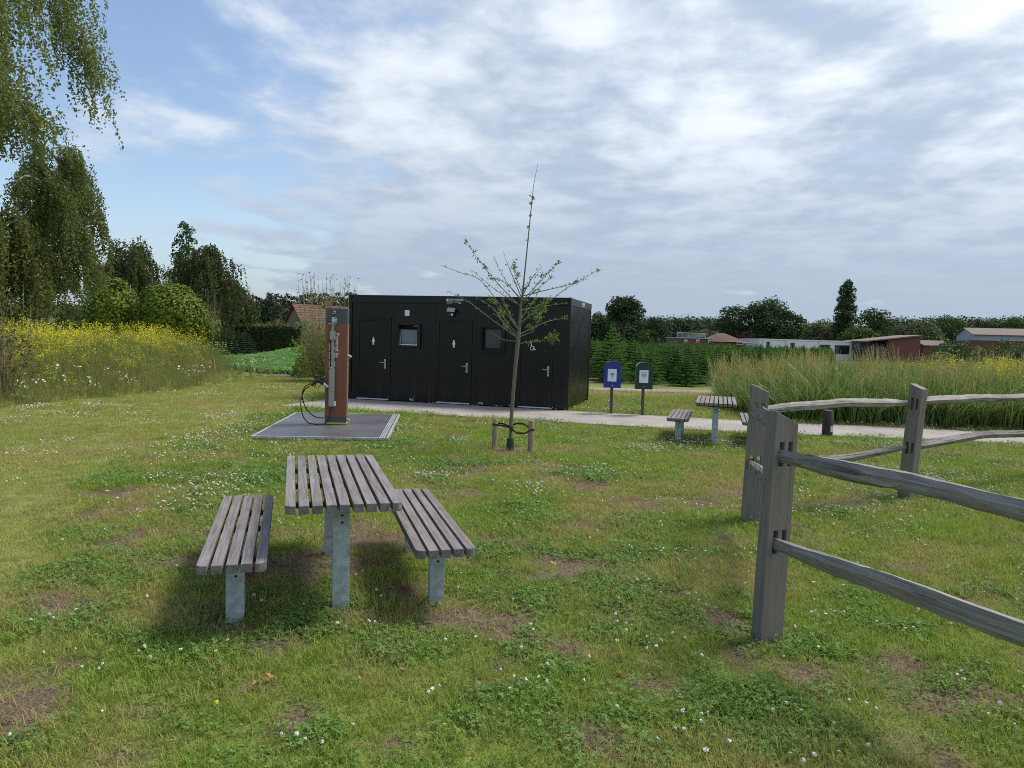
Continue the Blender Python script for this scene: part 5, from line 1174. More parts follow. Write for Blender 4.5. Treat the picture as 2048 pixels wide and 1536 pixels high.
def hang_tree(name, base, h, cr_, cbot, mat, label, nstr, leaf_n, lsize, bark='birchbark', lean=(0, 0), seed=0, slen=(1.2, 3.0), cat='tree', trunk_r=.2, topheavy=1.0, hang=1.0):
    """weeping tree: limbs arch out, thin strands of leaves hang from them"""
    global rng
    r = np.random.default_rng(seed); bz = Hs(*base) - .1; t = empty(name, (base[0], base[1], bz), 0, label, cat)
    wood_ = MB(); sp0 = [Vector((0, 0, -.1)), Vector((lean[0] * .3, lean[1] * .3, h * .3)), Vector((lean[0] * .7, lean[1] * .7, h * .65)), Vector((lean[0], lean[1], h * .97))]; tk = spline(sp0, 8)
    wood_.tube(tk, [trunk_r * (1 - .9 * i / (len(tk) - 1)) + .015 for i in range(len(tk))], 9); V, Q, o = [], [], 0; starts = []
    nb = 30
    for i in range(nb):
        f = .22 + .76 * (i + .5) / nb; p = tk[min(len(tk) - 1, int(f * (len(tk) - 1)))]; a = i * 2.4 + r.uniform(-.5, .5); prof = math.sin(PI * min(1, (f - .12) / .92)) ** .75
        L_ = cr_ * prof * r.uniform(.6, 1.08) * topheavy; q = [p, p + Vector((math.cos(a) * L_ * .4, math.sin(a) * L_ * .4, L_ * .42)), p + Vector((math.cos(a) * L_ * .75, math.sin(a) * L_ * .75, L_ * .46)), p + Vector((math.cos(a) * L_, math.sin(a) * L_, L_ * .22))]
        s = spline(q, 6); wood_.tube(s, [.06 * (1 - .85 * k / (len(s) - 1)) * trunk_r / .2 + .006 for k in range(len(s))], 5)
        starts += [(s[k], a) for k in range(4, len(s))] * 2 + [(s[-1], a)] * 4
    C = []
    for i in range(nstr):
        s0, a = starts[r.integers(0, len(starts))]; s0 = np.array(s0) + r.normal(0, .22, 3) * min(1.5, cr_ * .3); ln = min(r.uniform(*slen) * hang, max(.3, s0[2] - cbot)); n = max(4, int(leaf_n * ln)); tt = np.sort(r.uniform(0, 1, n))
        sw = np.array([math.cos(a), math.sin(a), 0]) * .30 * r.uniform(.2, 1.3); dx = r.normal(0, .10, 2)
        c = s0 + tt[:, None] * np.array([dx[0] * ln, dx[1] * ln, -ln]) + np.sin(tt * 1.6)[:, None] * sw + r.normal(0, .045, (n, 3)); C.append(c)
    C = np.concatenate(C); nn = r.normal(0, 1, (len(C), 3)); nn[:, 2] *= .5; nn /= np.linalg.norm(nn, axis=1, keepdims=True); V, Q = quads_from(C, nn, lsize, 1.15)
    link('crown', mesh_np('crown', V, [Q]), mat, t); wood_.build('trunk', M_[bark], t, smooth=True); return t
# left: two weeping birches near the meadow
hang_tree('weeping_birch', (-17.2, 19.2), 14.4, 5.7, 6.3, M_['birch'], 'large weeping birch whose branches hang in at the upper left', 5200, 32, .043, seed=3, slen=(.7, 2.4), trunk_r=.26)
b_, hh = place(130, 300, 33); g0 = AT(88, 655, 33)
hang_tree('weeping_birch', (g0.x, g0.y), 9.6, 2.5, 3.0, M_['birch'], 'weeping birch with pale leaning trunk behind the yellow meadow', 1700, 24, .048, seed=8, slen=(.8, 2.8), lean=(.8, 0), trunk_r=.20)
for i, (px, yt, D, w, cb, lab, mt) in enumerate(((265, 478, 62, 3.4, 1.5, 'drooping dull green tree behind the globe trees', 'duskleaf'), (412, 482, 60, 3.0, 1.0, 'drooping tree with dense foliage beside the tall poplar', 'duskleaf'), (458, 560, 75, 2.6, 1.0, 'small drooping tree before the pine wood', 'duskleaf'), (4, 430, 30, 1.9, 1.8, 'drooping tree at the left picture edge', 'birch'))):
    b_, hh = place(px, yt, D); hang_tree('drooping_tree', b_, hh, w, cb, M_[mt], lab, 900, 15, .085 if D > 40 else .055, seed=20 + i, slen=(1.2, 3.4), trunk_r=.18, bark='bark' if i else 'birchbark')
b_, hh = place(372, 447, 85); make_tree('poplar_tree', b_, hh, 2.6, 2.5, M_['poplarleaf'], 'tall narrow poplar rising behind the drooping trees', dens=110, size=.20, nl=26, shape='column', seed=31, lobe=.30)
for i, (px, yt, D, w, cb, lab) in enumerate(((218, 553, 46, 1.65, .9, 'clipped golden green globe tree next to the birch trunk'), (339, 568, 46, 2.1, .9, 'wide clipped green globe tree in the middle of the left garden'), (408, 620, 48, 1.0, .8, 'small rounded green tree right of the globe trees'))):
    b_, hh = place(px, yt, D)
    bz = Hs(*b_) - .05; t = empty('globe_tree', (b_[0], b_[1], bz), 0, lab, 'tree', 'clipped globe trees'); hh -= bz; hc = hh - cb
    n = int(5200 * w * w / 3); d_ = sph(n); d_[:, 2] = np.where(d_[:, 2] < -.75, -d_[:, 2], d_[:, 2]); rr = (1 - .35 * rng.uniform(0, 1, n) ** 2) * (1 + .05 * rng.normal(0, 1, n) + .05 * np.sin(9 * d_[:, 0] + 4 * d_[:, 2]) * np.cos(8 * d_[:, 1])); P = np.stack([d_[:, 0] * w * rr, d_[:, 1] * w * rr, cb + hc / 2 + d_[:, 2] * hc / 2 * rr], -1)
    nn = d_ + rng.normal(0, .3, (n, 3)) + np.array([0, 0, .5]); nn /= np.linalg.norm(nn, axis=1, keepdims=True); V, Q = quads_from(P, nn, .10); link('crown', mesh_np('crown', V, [Q]), M_['globe'], t)
    mb = MB(); mb.tube([(0, 0, -.05), (0, 0, cb + .4)], [.13, .10], 9)
    for k in range(6): a = k * 1.05; mb.tube([(0, 0, cb + .2), (w * .5 * math.cos(a), w * .5 * math.sin(a), cb + hc * .6)], [.05, .02], 5)
    mb.build('trunk', M_['bark'], t, smooth=True)
# right: the far trees, one by one
FAR = [('lone_oak', 1250, 588, 112, 40, 655, 'oakleaf', 'lone round tree with bare trunk beyond the fir nursery', 'round', 26), ('oak_tree', 1467, 601, 142, 36, 690, 'oakleaf', 'dark oak at the left end of the big group', 'round', 20), ('oak_tree', 1537, 592, 140, 58, 690, 'oakleaf', 'broad dark oak, tallest of the group behind the white building', 'round', 30),
       ('oak_tree', 1588, 617, 138, 30, 690, 'oakleaf', 'dark oak at the right end of the big group', 'round', 18), ('copper_tree', 1494, 655, 122, 19, 692, 'purple', 'small dark purple leaved tree in front of the oaks', 'round', 14), ('willow_tree', 1641, 630, 150, 42, 692, 'paleleaf', 'pale round willow between the oaks and the poplar', 'dome', 22),
       ('poplar_tree', 1695, 563, 132, 29, 690, 'poplarleaf', 'tall narrow poplar standing over the white building', 'column', 30), ('oak_tree', 1752, 610, 146, 38, 695, 'oakleaf', 'dark spreading tree right of the poplar', 'round', 20), ('round_tree', 1722, 646, 118, 44, 695, 'midleaf', 'low rounded mid green tree below the poplar', 'dome', 18),
       ('willow_tree', 1835, 632, 150, 52, 700, 'paleleaf', 'grey green tree left of the barn', 'dome', 22), ('broadleaf_tree', 1905, 628, 165, 40, 700, 'midleaf', 'green tree directly behind the barn gable', 'round', 18), ('broadleaf_tree', 1975, 634, 170, 40, 700, 'oakleaf', 'dark green tree behind the barn ridge', 'round', 18), ('broadleaf_tree', 2040, 630, 168, 40, 700, 'midleaf', 'tree behind the right end of the barn', 'round', 18),
       ('broadleaf_tree', 1205, 620, 128, 34, 690, 'oakleaf', 'dark tree just right of the container', 'round', 18), ('broadleaf_tree', 1310, 628, 150, 30, 690, 'oakleaf', 'dark tree right of the lone round tree', 'round', 16), ('broadleaf_tree', 1290, 652, 118, 20, 690, 'midleaf', 'small green tree at the foot of the lone round tree', 'round', 14), ('broadleaf_tree', 1392, 648, 128, 22, 690, 'midleaf', 'rounded green tree above the brick building', 'dome', 14), ('broadleaf_tree', 1428, 655, 124, 15, 690, 'paleleaf', 'small pale green tree beside the brick roof', 'round', 12)]
for i, (nm, px, yt, D, hwp, yb, mt, lab, shp, nl) in enumerate(FAR):
    b_, hh = place(px, yt, D); w = hwp / F_PX * D; cb = max(.5, AT(px, yb, D).z + (.2 if nm == 'lone_oak' else -1.0))
    make_tree(nm, b_, hh, w, cb, M_[mt], lab, dens=(120 if w < 3 else 90) if shp != 'column' else 190, size=.22 if w > 2.5 else .16, nl=nl, shape=shp, seed=100 + i)
# far woods (one mass each)
def wood_mass(name, px0, px1, ytop, D, mat, label, n, rr, seed, spiky=False, depth=26, amp=8):
    r = np.random.default_rng(seed); L_ = []
    for i in range(n):
        px = px0 + (px1 - px0) * (i + r.uniform(0, 1)) / n; dd = D + r.uniform(0, depth); p = AT(px, ytop + amp * (r.uniform(0, 1) ** 1.5) + 0, dd); h = p.z; rad = rr * r.uniform(.75, 1.25)
        if spiky:
            for k in range(5): f = k / 4; L_.append((np.array([p.x, p.y, h * (.35 + .6 * f)]), rad * (1.0 - .8 * f) + .3))
        else:
            L_.append((np.array([p.x, p.y, h - rad * .85]), rad))
            for k in range(3): L_.append((np.array([p.x + r.normal(0, rad * .6), p.y - r.uniform(0, rad), max(.8, (h - rad) * r.uniform(.15, .85))]), rad * r.uniform(.6, .95)))
    V, Q = lobes_crown(L_, 46 if not spiky else 50, .30 if not spiky else .26); return tag(link(name, mesh_np(name, V, [Q]), mat), label, kind='stuff')
wood_mass('far_wood', 1120, 1460, 632, 185, M_['farwood'], 'dark wood along the horizon behind the nursery', 58, 3.2, 1, amp=10)
wood_mass('far_wood', 1380, 1800, 648, 200, M_['farwood'], 'wood on the horizon behind the white building', 46, 3.4, 6, amp=10)
wood_mass('far_wood', 1760, 2230, 632, 185, M_['farwood'], 'wood on the horizon behind the barn', 66, 3.4, 2, amp=10)
wood_mass('pine_wood', 448, 720, 585, 135, M_['pinewood'], 'dark pine wood behind the red roofed house', 56, 2.1, 3, True, 26, 22)
wood_mass('far_wood', -260, 470, 600, 120, M_['farwood'], 'distant trees glimpsed behind the left garden', 60, 2.6, 4, amp=16)
wood_mass('far_wood', 640, 1140, 640, 170, M_['farwood'], 'distant trees hidden behind the container', 40, 3.0, 5, amp=10)
for px in (572, 505, 512, 516, 536): pass
# shrubs on the right in front of the barn
for i, (px, yt, D, w, mt, lab) in enumerate(((1905, 676, 46, 1.5, 'midleaf', 'loose green shrub below the barn gable'), (1962, 680, 47, 1.2, 'scrub', 'small yellowish shrub between the barn shrubs'), (2015, 676, 46, 1.6, 'midleaf', 'loose green shrub below the barn wall'), (2060, 690, 44, 1.4, 'poplarleaf', 'dark shrub at the right picture edge'), (1880, 700, 40, 1.0, 'scrub', 'low scrub at the end of the tall grass'), (1990, 716, 36, 1.6, 'poplarleaf', 'low dark bush behind the yellow flowers'))):
    b_, hh = place(px, yt, D); make_tree('garden_shrub', b_, hh, w, .3, M_[mt], lab, 'shrub', dens=420, size=.085, nl=12, seed=200 + i, trunk_r=.05, shape='dome' if i % 2 else 'round', group='shrubs before the barn')
# hedge, purple and lime shrubs, dark shrubs by the house
def hedge(px0, px1, ytop, D, lab, mat, depth=1.2):
    a, b = AT(px0, ytop, D), AT(px1, ytop + 4, D); c = (a + b) / 2; bz = min(Hs(a.x, a.y), Hs(b.x, b.y)) - .3; t = empty('clipped_hedge', (c.x, c.y, bz), 0, lab, 'hedge'); w = (b - a).length / 2; h = c.z - bz; n = 5200
    fc = rng.uniform(0, 1, n); P = np.empty((n, 3)); P[:, 0] = rng.uniform(-w, w, n); P[:, 1] = np.where(fc < .7, -depth / 2, rng.uniform(-depth / 2, depth / 2, n)) + rng.normal(0, .05, n); P[:, 2] = np.where(fc < .7, rng.uniform(0, h, n), h) + rng.normal(0, .04, n)
    nn = np.where((fc < .7)[:, None], np.array([[0, -1, .3]]), np.array([[0, 0, 1.0]])) + rng.normal(0, .5, (n, 3)); nn /= np.linalg.norm(nn, axis=1, keepdims=True); V, Q = quads_from(P, nn, .11); link('foliage', mesh_np('foliage', V, [Q]), mat, t)
    mb = MB(); 
    for k in range(9): x_ = -w + 2 * w * (k + .5) / 9; mb.tube([(x_, 0, -.2), (x_, 0, h * .9)], [.05, .03], 6)
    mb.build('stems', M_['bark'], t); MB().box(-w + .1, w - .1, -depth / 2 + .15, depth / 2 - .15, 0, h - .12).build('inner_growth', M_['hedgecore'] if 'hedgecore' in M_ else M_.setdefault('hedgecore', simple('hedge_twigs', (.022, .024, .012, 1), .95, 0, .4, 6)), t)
hedge(472, 606, 653, 62, 'dark clipped hedge at the end of the green plot', M_['hedge'])
for i, (px, yt, D, w, mt, lab) in enumerate(((476, 641, 70, 1.7, 'purple', 'dark purple shrub above the clipped hedge'), (508, 638, 72, 1.5, 'limeleaf', 'bright lime green shrub above the clipped hedge'), (548, 632, 75, 2.2, 'wildshrub', 'bare brownish shrub beside the red roofed house'), (606, 622, 70, 1.3, 'firtip', 'dark conifer shrub against the red roofed house'))):
    b_, hh = place(px, yt, D); make_tree('garden_shrub', b_, hh, w, .4, M_[mt], lab, 'shrub', dens=200, size=.12, nl=12, seed=230 + i, trunk_r=.06, shape='dome')

# ------------------------------------------------------------------ young firs
def fir_mesh(seed, h=1.0, wb=.40, whorls=13, dark=False):
    """needle sprays on whorls of branches, unit height"""
    r = np.random.default_rng(seed); C, Dr, Sz = [], [], []; Vt = MB(); Vt.tube([(0, 0, -.03), (0, 0, h * .97)], [.020, .003], 6)
    V, Q = [], []
    for k in range(whorls):
        f = k / (whorls - 1); z = h * (.08 + .84 * f); L_ = wb * (1 - f) ** .82 + .035; nb = 9 if f < .7 else 6
        for j in range(nb):
            a = 2 * PI * (j + r.uniform(-.3, .3)) / nb + k; up = .10 + .5 * f; l = L_ * r.uniform(.8, 1.12); d = np.array([math.cos(a), math.sin(a), up]); e = np.array([-math.sin(a), math.cos(a), 0]); b = np.array([0, 0, z])
            droop = lambda t: b + d * l * t - np.array([0, 0, .16 * l * t * t * (1 - f)])
            Vt.tube([tuple(droop(0)), tuple(droop(.95))], [.005, .002], 4, False)
            for t in np.linspace(.22, 1, 6):
                c = droop(t); w = l * (.30 * (1.15 - t) + .05)
                for s in (-1, 1):
                    tip = c + (e * s * .85 + d * .75) * w + np.array([0, 0, r.normal(0, .012)]); hw_ = w * .20 + .008; n2 = np.array([-d[1], d[0], 0]) * 0; st = len(V)
                    q = (tip - c); q /= np.linalg.norm(q); sd_ = np.cross(q, [0, 0, 1]); V += [c, c + q * w * .5 + sd_ * hw_, tip, c + q * w * .5 - sd_ * hw_]; Q.append((st, st + 1, st + 2, st + 3))
                    st = len(V); V += [c, c + q * w * .5 + np.array([0, 0, hw_]), tip, c + q * w * .5 - np.array([0, 0, hw_ * .5])]; Q.append((st, st + 1, st + 2, st + 3))
    for k in range(7): a = k * .9; c = np.array([0, 0, h * (.9 + .014 * k)]); st = len(V); d = np.array([math.cos(a) * .03, math.sin(a) * .03, .02]); V += [c, c + d + [0, 0, .01], c + d * 1.6, c + d - [0, 0, .01]]; Q.append((st, st + 1, st + 2, st + 3))
    return Vt.mesh('trunk'), mesh_np('crown', np.array(V), [np.array(Q)])
firs = [fir_mesh(500 + i, wb=(.44, .38, .50)[i % 3]) for i in range(5)]
for i, (a, b) in enumerate(firs): a.materials.append(M_['bark']); b.materials.append(M_['fir' if i % 2 == 0 else 'firtip'])
def fir(x, y, h, v, label, group, rz=None):
    t = empty('fir_tree', (x, y, Hs(x, y) - .03), rng.uniform(0, 6) if rz is None else rz, label, 'tree', group); t.scale = (h * rng.uniform(.92, 1.12), h * rng.uniform(.92, 1.12), h)
    link('trunk', firs[v][0], None, t); link('crown', firs[v][1], None, t); return t
pts = []
y = 31.6; row = 0
while y < 100:
    step = 1.42 if y < 60 else 1.6
    for x in np.arange(3.0, 70, step):
        xx, yy = x + rng.uniform(-.18, .18), y + rng.uniform(-.18, .18); px = 1024 + xx / yy * F_PX
        if 1172 < px < 1660 - max(0, (46 - yy)) * 9 and not (in_cont(xx, yy, 1)): pts.append((xx, yy))
    y += 1.35 if y < 60 else 2.0
pts.sort(key=lambda p: p[1])
NF = 260
for i, (x, y) in enumerate(pts[:NF]):
    if i == 2: continue
    fir(x, y, rng.uniform(1.05, 2.0) if y > 33 else rng.uniform(1.1, 1.75), int(rng.integers(0, 5)), 'young green fir standing in the nursery rows behind the waste bins', 'young firs in the nursery rows')
tp_ = AT(1224, 655, 33.6); fir(tp_.x, tp_.y, 2.42, 0, 'tallest young fir with a bare leader, behind the blue bin', 'young firs in the nursery rows')
lo_ = AT(1371, 770, 30.6); fir(lo_.x, lo_.y, 1.45, 3, 'single low fir at the front edge, right of the green bin', 'young firs in the nursery rows')
rest = np.array(pts[NF:]); cfir = proto_col('far_fir', [b for a, b in firs], None); scatter('far_firs', np.stack([rest[:, 0], rest[:, 1], np.full(len(rest), 0.0)], -1), rng.uniform(1.4, 1.95, len(rest)), cfir, 'far rows of young firs fading into the nursery field', None, .02)
# blue green conifers in a row on the left
for i, px in enumerate((372, 390, 409, 427, 444, 460, 476, 489)):
    D = 47 + i * 1.1; p = AT(px, 657 + (i % 3) * 2, D); bz = Hs(p.x, p.y)
    t = fir(p.x, p.y, p.z - bz, i % 5, 'blue green conifer in the short row before the clipped hedge, %s from the left' % ('first', 'second', 'third', 'fourth', 'fifth', 'sixth', 'seventh', 'last')[i], 'blue green conifers in a row')
    for ch in t.children:
        if ch.name.startswith('crown'): ch.data = ch.data.copy(); ch.data.materials.clear(); ch.data.materials.append(M_['bluefir'])

# ------------------------------------------------------------------ willow shrub with long shoots, brown shrub, thin staked tree
def shoot_shrub(name, base, h, spread, n, mat, label, leafy, lsize, seed, low=.6, bushy=0):
    r = np.random.default_rng(seed); bz = Hs(*base) - .05; t = empty(name, (base[0], base[1], bz), 0, label, 'shrub'); wd = MB(); C = []
    for i in range(n):
        a = r.uniform(0, 2 * PI); q = spread * math.sqrt(r.uniform(0, 1)); hh = h * (r.uniform(.45, 1) if i % 4 else r.uniform(.85, 1.05)); b = Vector((q * .35 * math.cos(a), q * .35 * math.sin(a), 0)); m = Vector((q * .8 * math.cos(a), q * .8 * math.sin(a), hh * .5)); e = Vector((q * math.cos(a) + r.normal(0, .15), q * math.sin(a) + r.normal(0, .15), hh))
        s = spline([b, m, e], 6); wd.tube(s, [.013 * (1 - .8 * k / (len(s) - 1)) for k in range(len(s))], 4, False)
        for k in range(int(leafy * hh)):
            f = r.uniform(.05, 1) ; f = f if r.uniform() < .45 else f * low; j = min(len(s) - 2, int(f * (len(s) - 1))); C.append(np.array(s[j].lerp(s[j + 1], r.uniform())) + r.normal(0, .10 if f < low else .03, 3))
    if bushy:
        d = r.normal(0, 1, (bushy, 3)); d /= np.linalg.norm(d, axis=1, keepdims=True); d[:, 2] = np.abs(d[:, 2]); rr = r.uniform(.6, 1, bushy) ** .5; C += list(np.stack([d[:, 0] * spread * rr, d[:, 1] * spread * rr, d[:, 2] * h * .55 * rr + .1], -1))
    C = np.array(C); nn = r.normal(0, 1, (len(C), 3)); nn /= np.linalg.norm(nn, axis=1, keepdims=True); V, Q = quads_from(C, nn, lsize, 1.5); link('foliage', mesh_np('foliage', V, [Q]), mat, t); wd.build('stems', M_['twig'], t); return t
g0 = AT(655, 745, 27.0); shoot_shrub('willow_shrub', (g0.x, 27.0), 4.0, 1.15, 90, M_['scrub'], 'shrub with long thin upright shoots behind the wash pillar', 12, .034, 5, .55, 1500)
g0 = AT(628, 740, 29.5); shoot_shrub('low_shrub', (g0.x, 29.5), 1.7, .9, 36, M_['limeleaf'], 'low yellow green shrub at the foot of the shoots', 22, .05, 6, .9, 900)
shoot_shrub('wild_shrub', (AT(8, 700, 17.0).x, 17.0), 2.7, .8, 34, M_['wildshrub'], 'brownish wild shrub at the left picture edge', 20, .028, 7, .9, 260)
g0 = G(421, 752)
t = empty('thin_tree', (g0.x, g0.y, Hs(g0.x, g0.y) - .05), 0, 'thin bare young tree in the meadow edge', 'tree'); mb = MB(); mb.tube([(0, 0, 0), (.05, 0, 1.1), (.14, .0, 2.0), (.16, 0, 3.2)], [.022, .016, .012, .003], 6); C = []
mb.build('trunk', M_['twig'], t); br_ = MB(); r_ = np.random.default_rng(3)
for i in range(26):
    z = r_.uniform(1.3, 2.2); a = r_.uniform(0, 6.28); l = r_.uniform(.5, 1.1); p0 = Vector((.06 + .04 * z, 0, z)); p1 = p0 + Vector((math.cos(a) * .3 * l, math.sin(a) * .3 * l, l)); br_.tube([p0, p0.lerp(p1, .5) + Vector((math.cos(a) * .08, math.sin(a) * .08, 0)), p1], [.007, .005, .002], 4, False)
    for k in range(6): C.append(np.array(p0.lerp(p1, r_.uniform(.2, 1))) + r_.normal(0, .04, 3))
br_.build('branches', M_['twig'], t); C = np.array(C); nn = sph(len(C)); V, Q = quads_from(C, nn, .025); link('leaves', mesh_np('leaves', V, [Q]), M_['wildshrub'], t)
for px, lab in ((403, 'weathered stake left of the thin meadow tree'), (427, 'weathered stake right of the thin meadow tree')):
    g1 = G(px, 756); tag(MB().tube([(0, 0, -.2), (.01, 0, .3), (0, 0, .62)], [.04, .04, .038], 10).build('tree_stake', M_['stake'], None, smooth=True, loc=(g1.x, g1.y, Hs(g1.x, g1.y))), lab, 'stake', 'meadow tree stakes')

# ------------------------------------------------------------------ buildings
def house():
    D = 80.0; a = AT(590, 610, D); apex = a.z; t = empty('red_roof_house', (a.x, a.y, 0), math.radians(-6), 'mauve brick house with steep red tiled roof behind the hedge', 'house')
    gw, eave, L_ = 2.5, 1.9, 7.2       # half gable width, eave height, length to the right
    # gable wall faces the viewer's left front; ridge runs to the right
    ang = math.radians(48); t.rotation_euler = (0, 0, ang)
    MB().prism([(-gw, -.2), (gw, -.2), (gw, eave), (0, apex - .1), (-gw, eave)], 0, L_, 'x').build('wall', M_['greybrick'], t)
    th = .12
    for s in (-1, 1):
        rf = MB(); o = .35; p0 = (0, apex + .02); p1 = (s * (gw + .35), eave - .35 * (apex - eave) / gw)
        rf.prism([p0, p1, (p1[0], p1[1] + th), (0, apex + .02 + th)] if s > 0 else [p1, p0, (0, apex + .02 + th), (p1[0], p1[1] + th)], -o, L_ + o, 'x'); ro = rf.build('roof', M_['tile'], t)
        sl_len = math.hypot(p1[0], p1[1] - p0[1])
        for k in range(12):
            f = (k + .5) / 12; yy = p1[0] * f; zz = p0[1] + (p1[1] - p0[1]) * f + th; MB().box(-o, L_ + o, yy - .03, yy + .03, zz - .01, zz + .035).build('tile_course', M_['tile'], ro)
    for (y_, z_) in ((-.5, 2.3), (1.2, 2.1)):
        w = MB().box(-.04, .02, y_ - .28, y_ + .28, z_ - .55, z_ + .55).build('window', M_['plaster'], t); MB().box(-.05, -.041, y_ - .22, y_ + .22, z_ - .48, z_ + .48).build('pane', M_['darkglass'], w)
    MB().box(3.5, 4.2, -.4, .4, apex - .6, apex + .7).build('chimney', M_['brick'], t)
house()
def wb(name, px0, px1, ytop, D, depth, mat, label, cat='building'):
    a, b = AT(px0, ytop, D), AT(px1, ytop, D); t = empty(name, (a.x, a.y, 0), 0, label, cat); return t, b.x - a.x, a.z
# white flat-roofed building: ridge drops a little with the lens roll only, so it is level
t, W, h = wb('white_building', 1519, 1728, 677, 104, 9, None, 'long low white flat roofed building behind the tall grass')
MB().box(0, W, 0, 9, -.3, h - .16).build('wall', M_['plaster'], t); MB().box(-.08, W + .08, -.08, 9.08, h - .158, h).build('parapet', M_['plaster'], t)
def wx(px): return AT(px, 680, 104).x - AT(1519, 677, 104).x
for (p0, p1, zt, zb) in ((1533.5, 1539.5, h - .42, .9), (1581.5, 1589.5, h - .48, .9), (1640, 1661, h - .60, h - 1.28), (1670.5, 1699.5, h - .62, .9)):
    x0, x1 = wx(p0), wx(p1); w = MB(); f = .06
    w.box(x0, x0 + f, -.05, .02, zb, zt); w.box(x1 - f, x1, -.05, .02, zb, zt); w.box(x0 + f, x1 - f, -.05, .02, zt - f, zt); w.box(x0 + f, x1 - f, -.05, .02, zb, zb + f); wo = w.build('window', M_['steel_dark'], t); MB().box(x0 + f, x1 - f, -.022, -.004, zb + f, zt - f).build('pane', M_['darkglass'], wo)
for p0 in (1525, 1571, 1637, 1711): x0 = wx(p0); MB().box(x0, x0 + .05, -.06, -.003, 0, h - .17).build('downpipe', M_['roofrail'], t)
# brick building with roof railing and hipped tile roof
t, W, h = wb('brick_building', 1354, 1424, 676, 108, 10, None, 'red brick building with pale roof railing beyond the firs')
MB().box(0, W, 0, 8, -.3, h).build('wall', M_['brick'], t); MB().box(-.1, W + .1, -.1, 8.1, h + .002, h + .14).build('roof_edge', M_['roofrail'], t)
rt = AT(1354, 666, 108).z
for zz in np.linspace(h + .3, rt + .05, 4): MB().tube([(0, .1, zz), (W * .82, .1, zz)], .035, 6).build('railing_bar', M_['roofrail'], t)
for xx in np.linspace(0, W * .82, 6): MB().tube([(xx, .1, h + .14), (xx, .1, rt + .08)], .04, 6).build('railing_post', M_['roofrail'], t)
for px in (1371.5, 1395.5, 1419.5): x0 = AT(px, 682, 108).x - AT(1354, 676, 108).x; z_ = AT(px, 682, 108).z; w = MB().box(x0 - .22, x0 + .22, -.05, .02, z_ - .2, z_ + .2).build('window', M_['plaster'], t); MB().box(x0 - .15, x0 + .15, -.056, -.051, z_ - .13, z_ + .05).build('pane', M_['darkglass'], w)
x0, x1 = W + .02, AT(1490, 684, 108).x - AT(1354, 676, 108).x; ap = AT(1455, 671, 108); xa = ap.x - AT(1354, 676, 108).x; he = AT(1455, 683.5, 108).z
MB().box(x0, x1 - .5, -.5, 7.5, -.3, he - .02).build('wing_wall', M_['brick'], t)
hip = MB(); e0, e1 = x0 - .1, x1; hip.add([(e0, -1.0, he), (e1, -1.0, he), (e1, 8, he), (e0, 8, he), (xa - .5, 3.5, ap.z + .35), (xa + .6, 3.5, ap.z + .35)], [(0, 1, 5, 4), (1, 2, 5), (2, 3, 4, 5), (3, 0, 4), (3, 2, 1, 0)]); ro = hip.build('wing_roof', M_['tile'], t)
for k in range(1, 9):
    f = k / 9; xl = e0 + (xa - .5 - e0) * f; xr = e1 + (xa + .6 - e1) * f; yy = -1.0 + 4.5 * f; zz = he + (ap.z + .35 - he) * f; MB().box(xl, xr, yy - .04, yy + .04, zz - .02, zz + .03).build('tile_course', M_['tile'], ro)
x0 = AT(1482, 690, 108).x - AT(1354, 676, 108).x; MB().box(x0 - .3, x0 + .3, -.56, -.49, .9, 1.9).build('window', M_['darkglass'], t)
# slanted red brick shed
t, W, h = wb('brick_shed', 1731, 1841, 684, 100, 6, None, 'red brick shed with rising mono pitch roof right of the white building')
z0_, z1_ = AT(1731, 684, 100).z, AT(1841, 672.5, 100).z
MB().prism([(W * .42, -.2), (W, -.2), (W, z1_), (W * .42, z0_ + (z1_ - z0_) * .42)], 0, 6, 'y').build('wall', M_['brick'], t); MB().box(.02, W * .4, 1.5, 6, -.2, z0_ - .1).build('open_bay', M_['browntile'], t); MB().box(0, W * .41, .1, .3, -.2, z0_ - .55).build('low_wall', M_['browntile'], t)
rf = MB(); rf.add([(-.2, -.4, z0_), (W + .1, -.4, z1_ + .02), (W + .1, 6.3, z1_ + .02), (-.2, 6.3, z0_), (-.2, -.4, z0_ + .16), (W + .1, -.4, z1_ + .18), (W + .1, 6.3, z1_ + .18), (-.2, 6.3, z0_ + .16)], [(3, 2, 1, 0), (4, 5, 6, 7), (0, 1, 5, 4), (1, 2, 6, 5), (2, 3, 7, 6), (3, 0, 4, 7)]); rf.build('roof', M_['barnroof'], t)
for xx in (.3, W * .2, W * .4): MB().tube([(xx, 0, -.1), (xx, 0, z0_ + .1)], .06, 8).build('post', M_['browntile'], t)
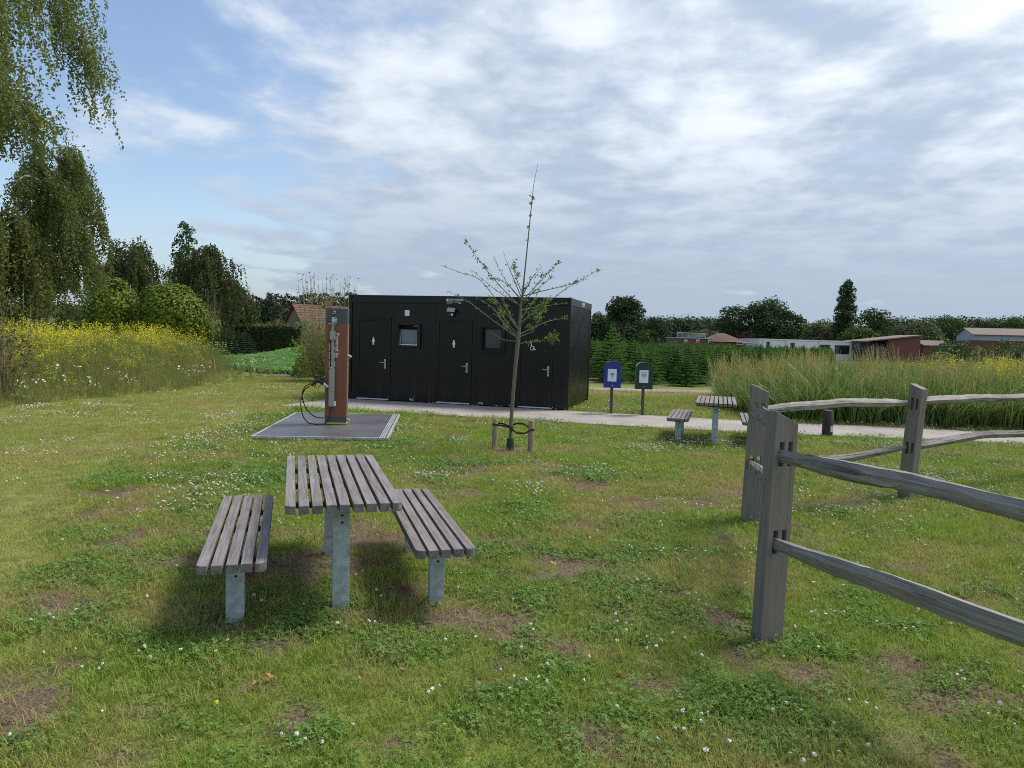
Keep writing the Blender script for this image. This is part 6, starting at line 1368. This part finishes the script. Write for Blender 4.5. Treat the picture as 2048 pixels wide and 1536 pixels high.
# low outbuilding with brown tile roof
t, W, h = wb('low_outbuilding', 1848, 1906, 680, 103, 6, None, 'low outbuilding with brown tiled roof left of the barn')
he = AT(1875, 690.5, 103).z; MB().box(0, W, 0, 5, -.2, he).build('wall', M_['brick'], t)
g = MB(); g.add([(-.2, -.3, he), (W + .2, -.3, he), (W + .2, 2.5, h), (-.2, 2.5, h), (W + .2, 5.3, he), (-.2, 5.3, he)], [(0, 1, 2, 3), (3, 2, 4, 5), (0, 3, 5), (1, 4, 2), (0, 5, 4, 1)]); g.build('roof', M_['browntile'], t); MB().box(-.2, W + .2, -.36, -.302, he - .08, he + .02).build('gutter', M_['roofrail'], t)
dx = W * .52; MB().box(dx, dx + .5, -.05, .02, he - .7, he - .15).build('door', M_['plaster'], t)
# barn
D = 112; a = AT(1931, 657, D); t = empty('grey_barn', (a.x, a.y, 0), math.radians(-3), 'large grey sheet walled barn with brown roof at the right edge', 'barn'); ap = a.z; ev = AT(1938, 670.5, D).z; bt = AT(1930, 681, D).z
Lb, gwb = 26.0, 5.4; rotb = math.radians(-19); t.rotation_euler = (0, 0, rotb)
def gable(y): return ev + (ap - ev) * (1 - abs(y) / gwb)
MB().prism([(-gwb, bt), (gwb, bt), (gwb, ev), (0, ap - .05), (-gwb, ev)], 0, Lb, 'x').build('wall', M_['barnwall'], t); MB().prism([(-gwb + .05, -.3), (gwb - .05, -.3), (gwb - .05, bt - .005), (-gwb + .05, bt - .005)], .05, Lb - .05, 'x').build('plinth_wall', M_['brick'], t)
for s in (-1, 1):
    p0 = (0, ap + .02); p1 = (s * (gwb + .3), ev - .06); q = [p0, p1, (p1[0], p1[1] + .1), (0, ap + .12)]; MB().prism(q if s > 0 else q[::-1], -.3, Lb + .3, 'x').build('roof', M_['barnroof'], t)
for k in range(22): x0 = .6 + k * 1.17; MB().box(x0, x0 + .07, -gwb - .03, -gwb + .01, bt + .02, ev - .08).build('sheet_rib', M_['barnwall'], t)
# fence line between the brick house and the white building
fz = AT(1505, 685.5, 106); fr_ = empty('garden_railing', (fz.x - 2.2, fz.y, 0), 0, 'thin pale railing between brick building and white building', 'fence')
for zz in (fz.z, fz.z - .3): MB().tube([(0, 0, zz), (4.2, 0, zz)], .03, 6).build('bar', M_['roofrail'], fr_)
for xx in (0, 1.4, 2.8, 4.2): MB().tube([(xx, 0, -.1), (xx, 0, fz.z + .05)], .035, 6).build('post', M_['roofrail'], fr_)
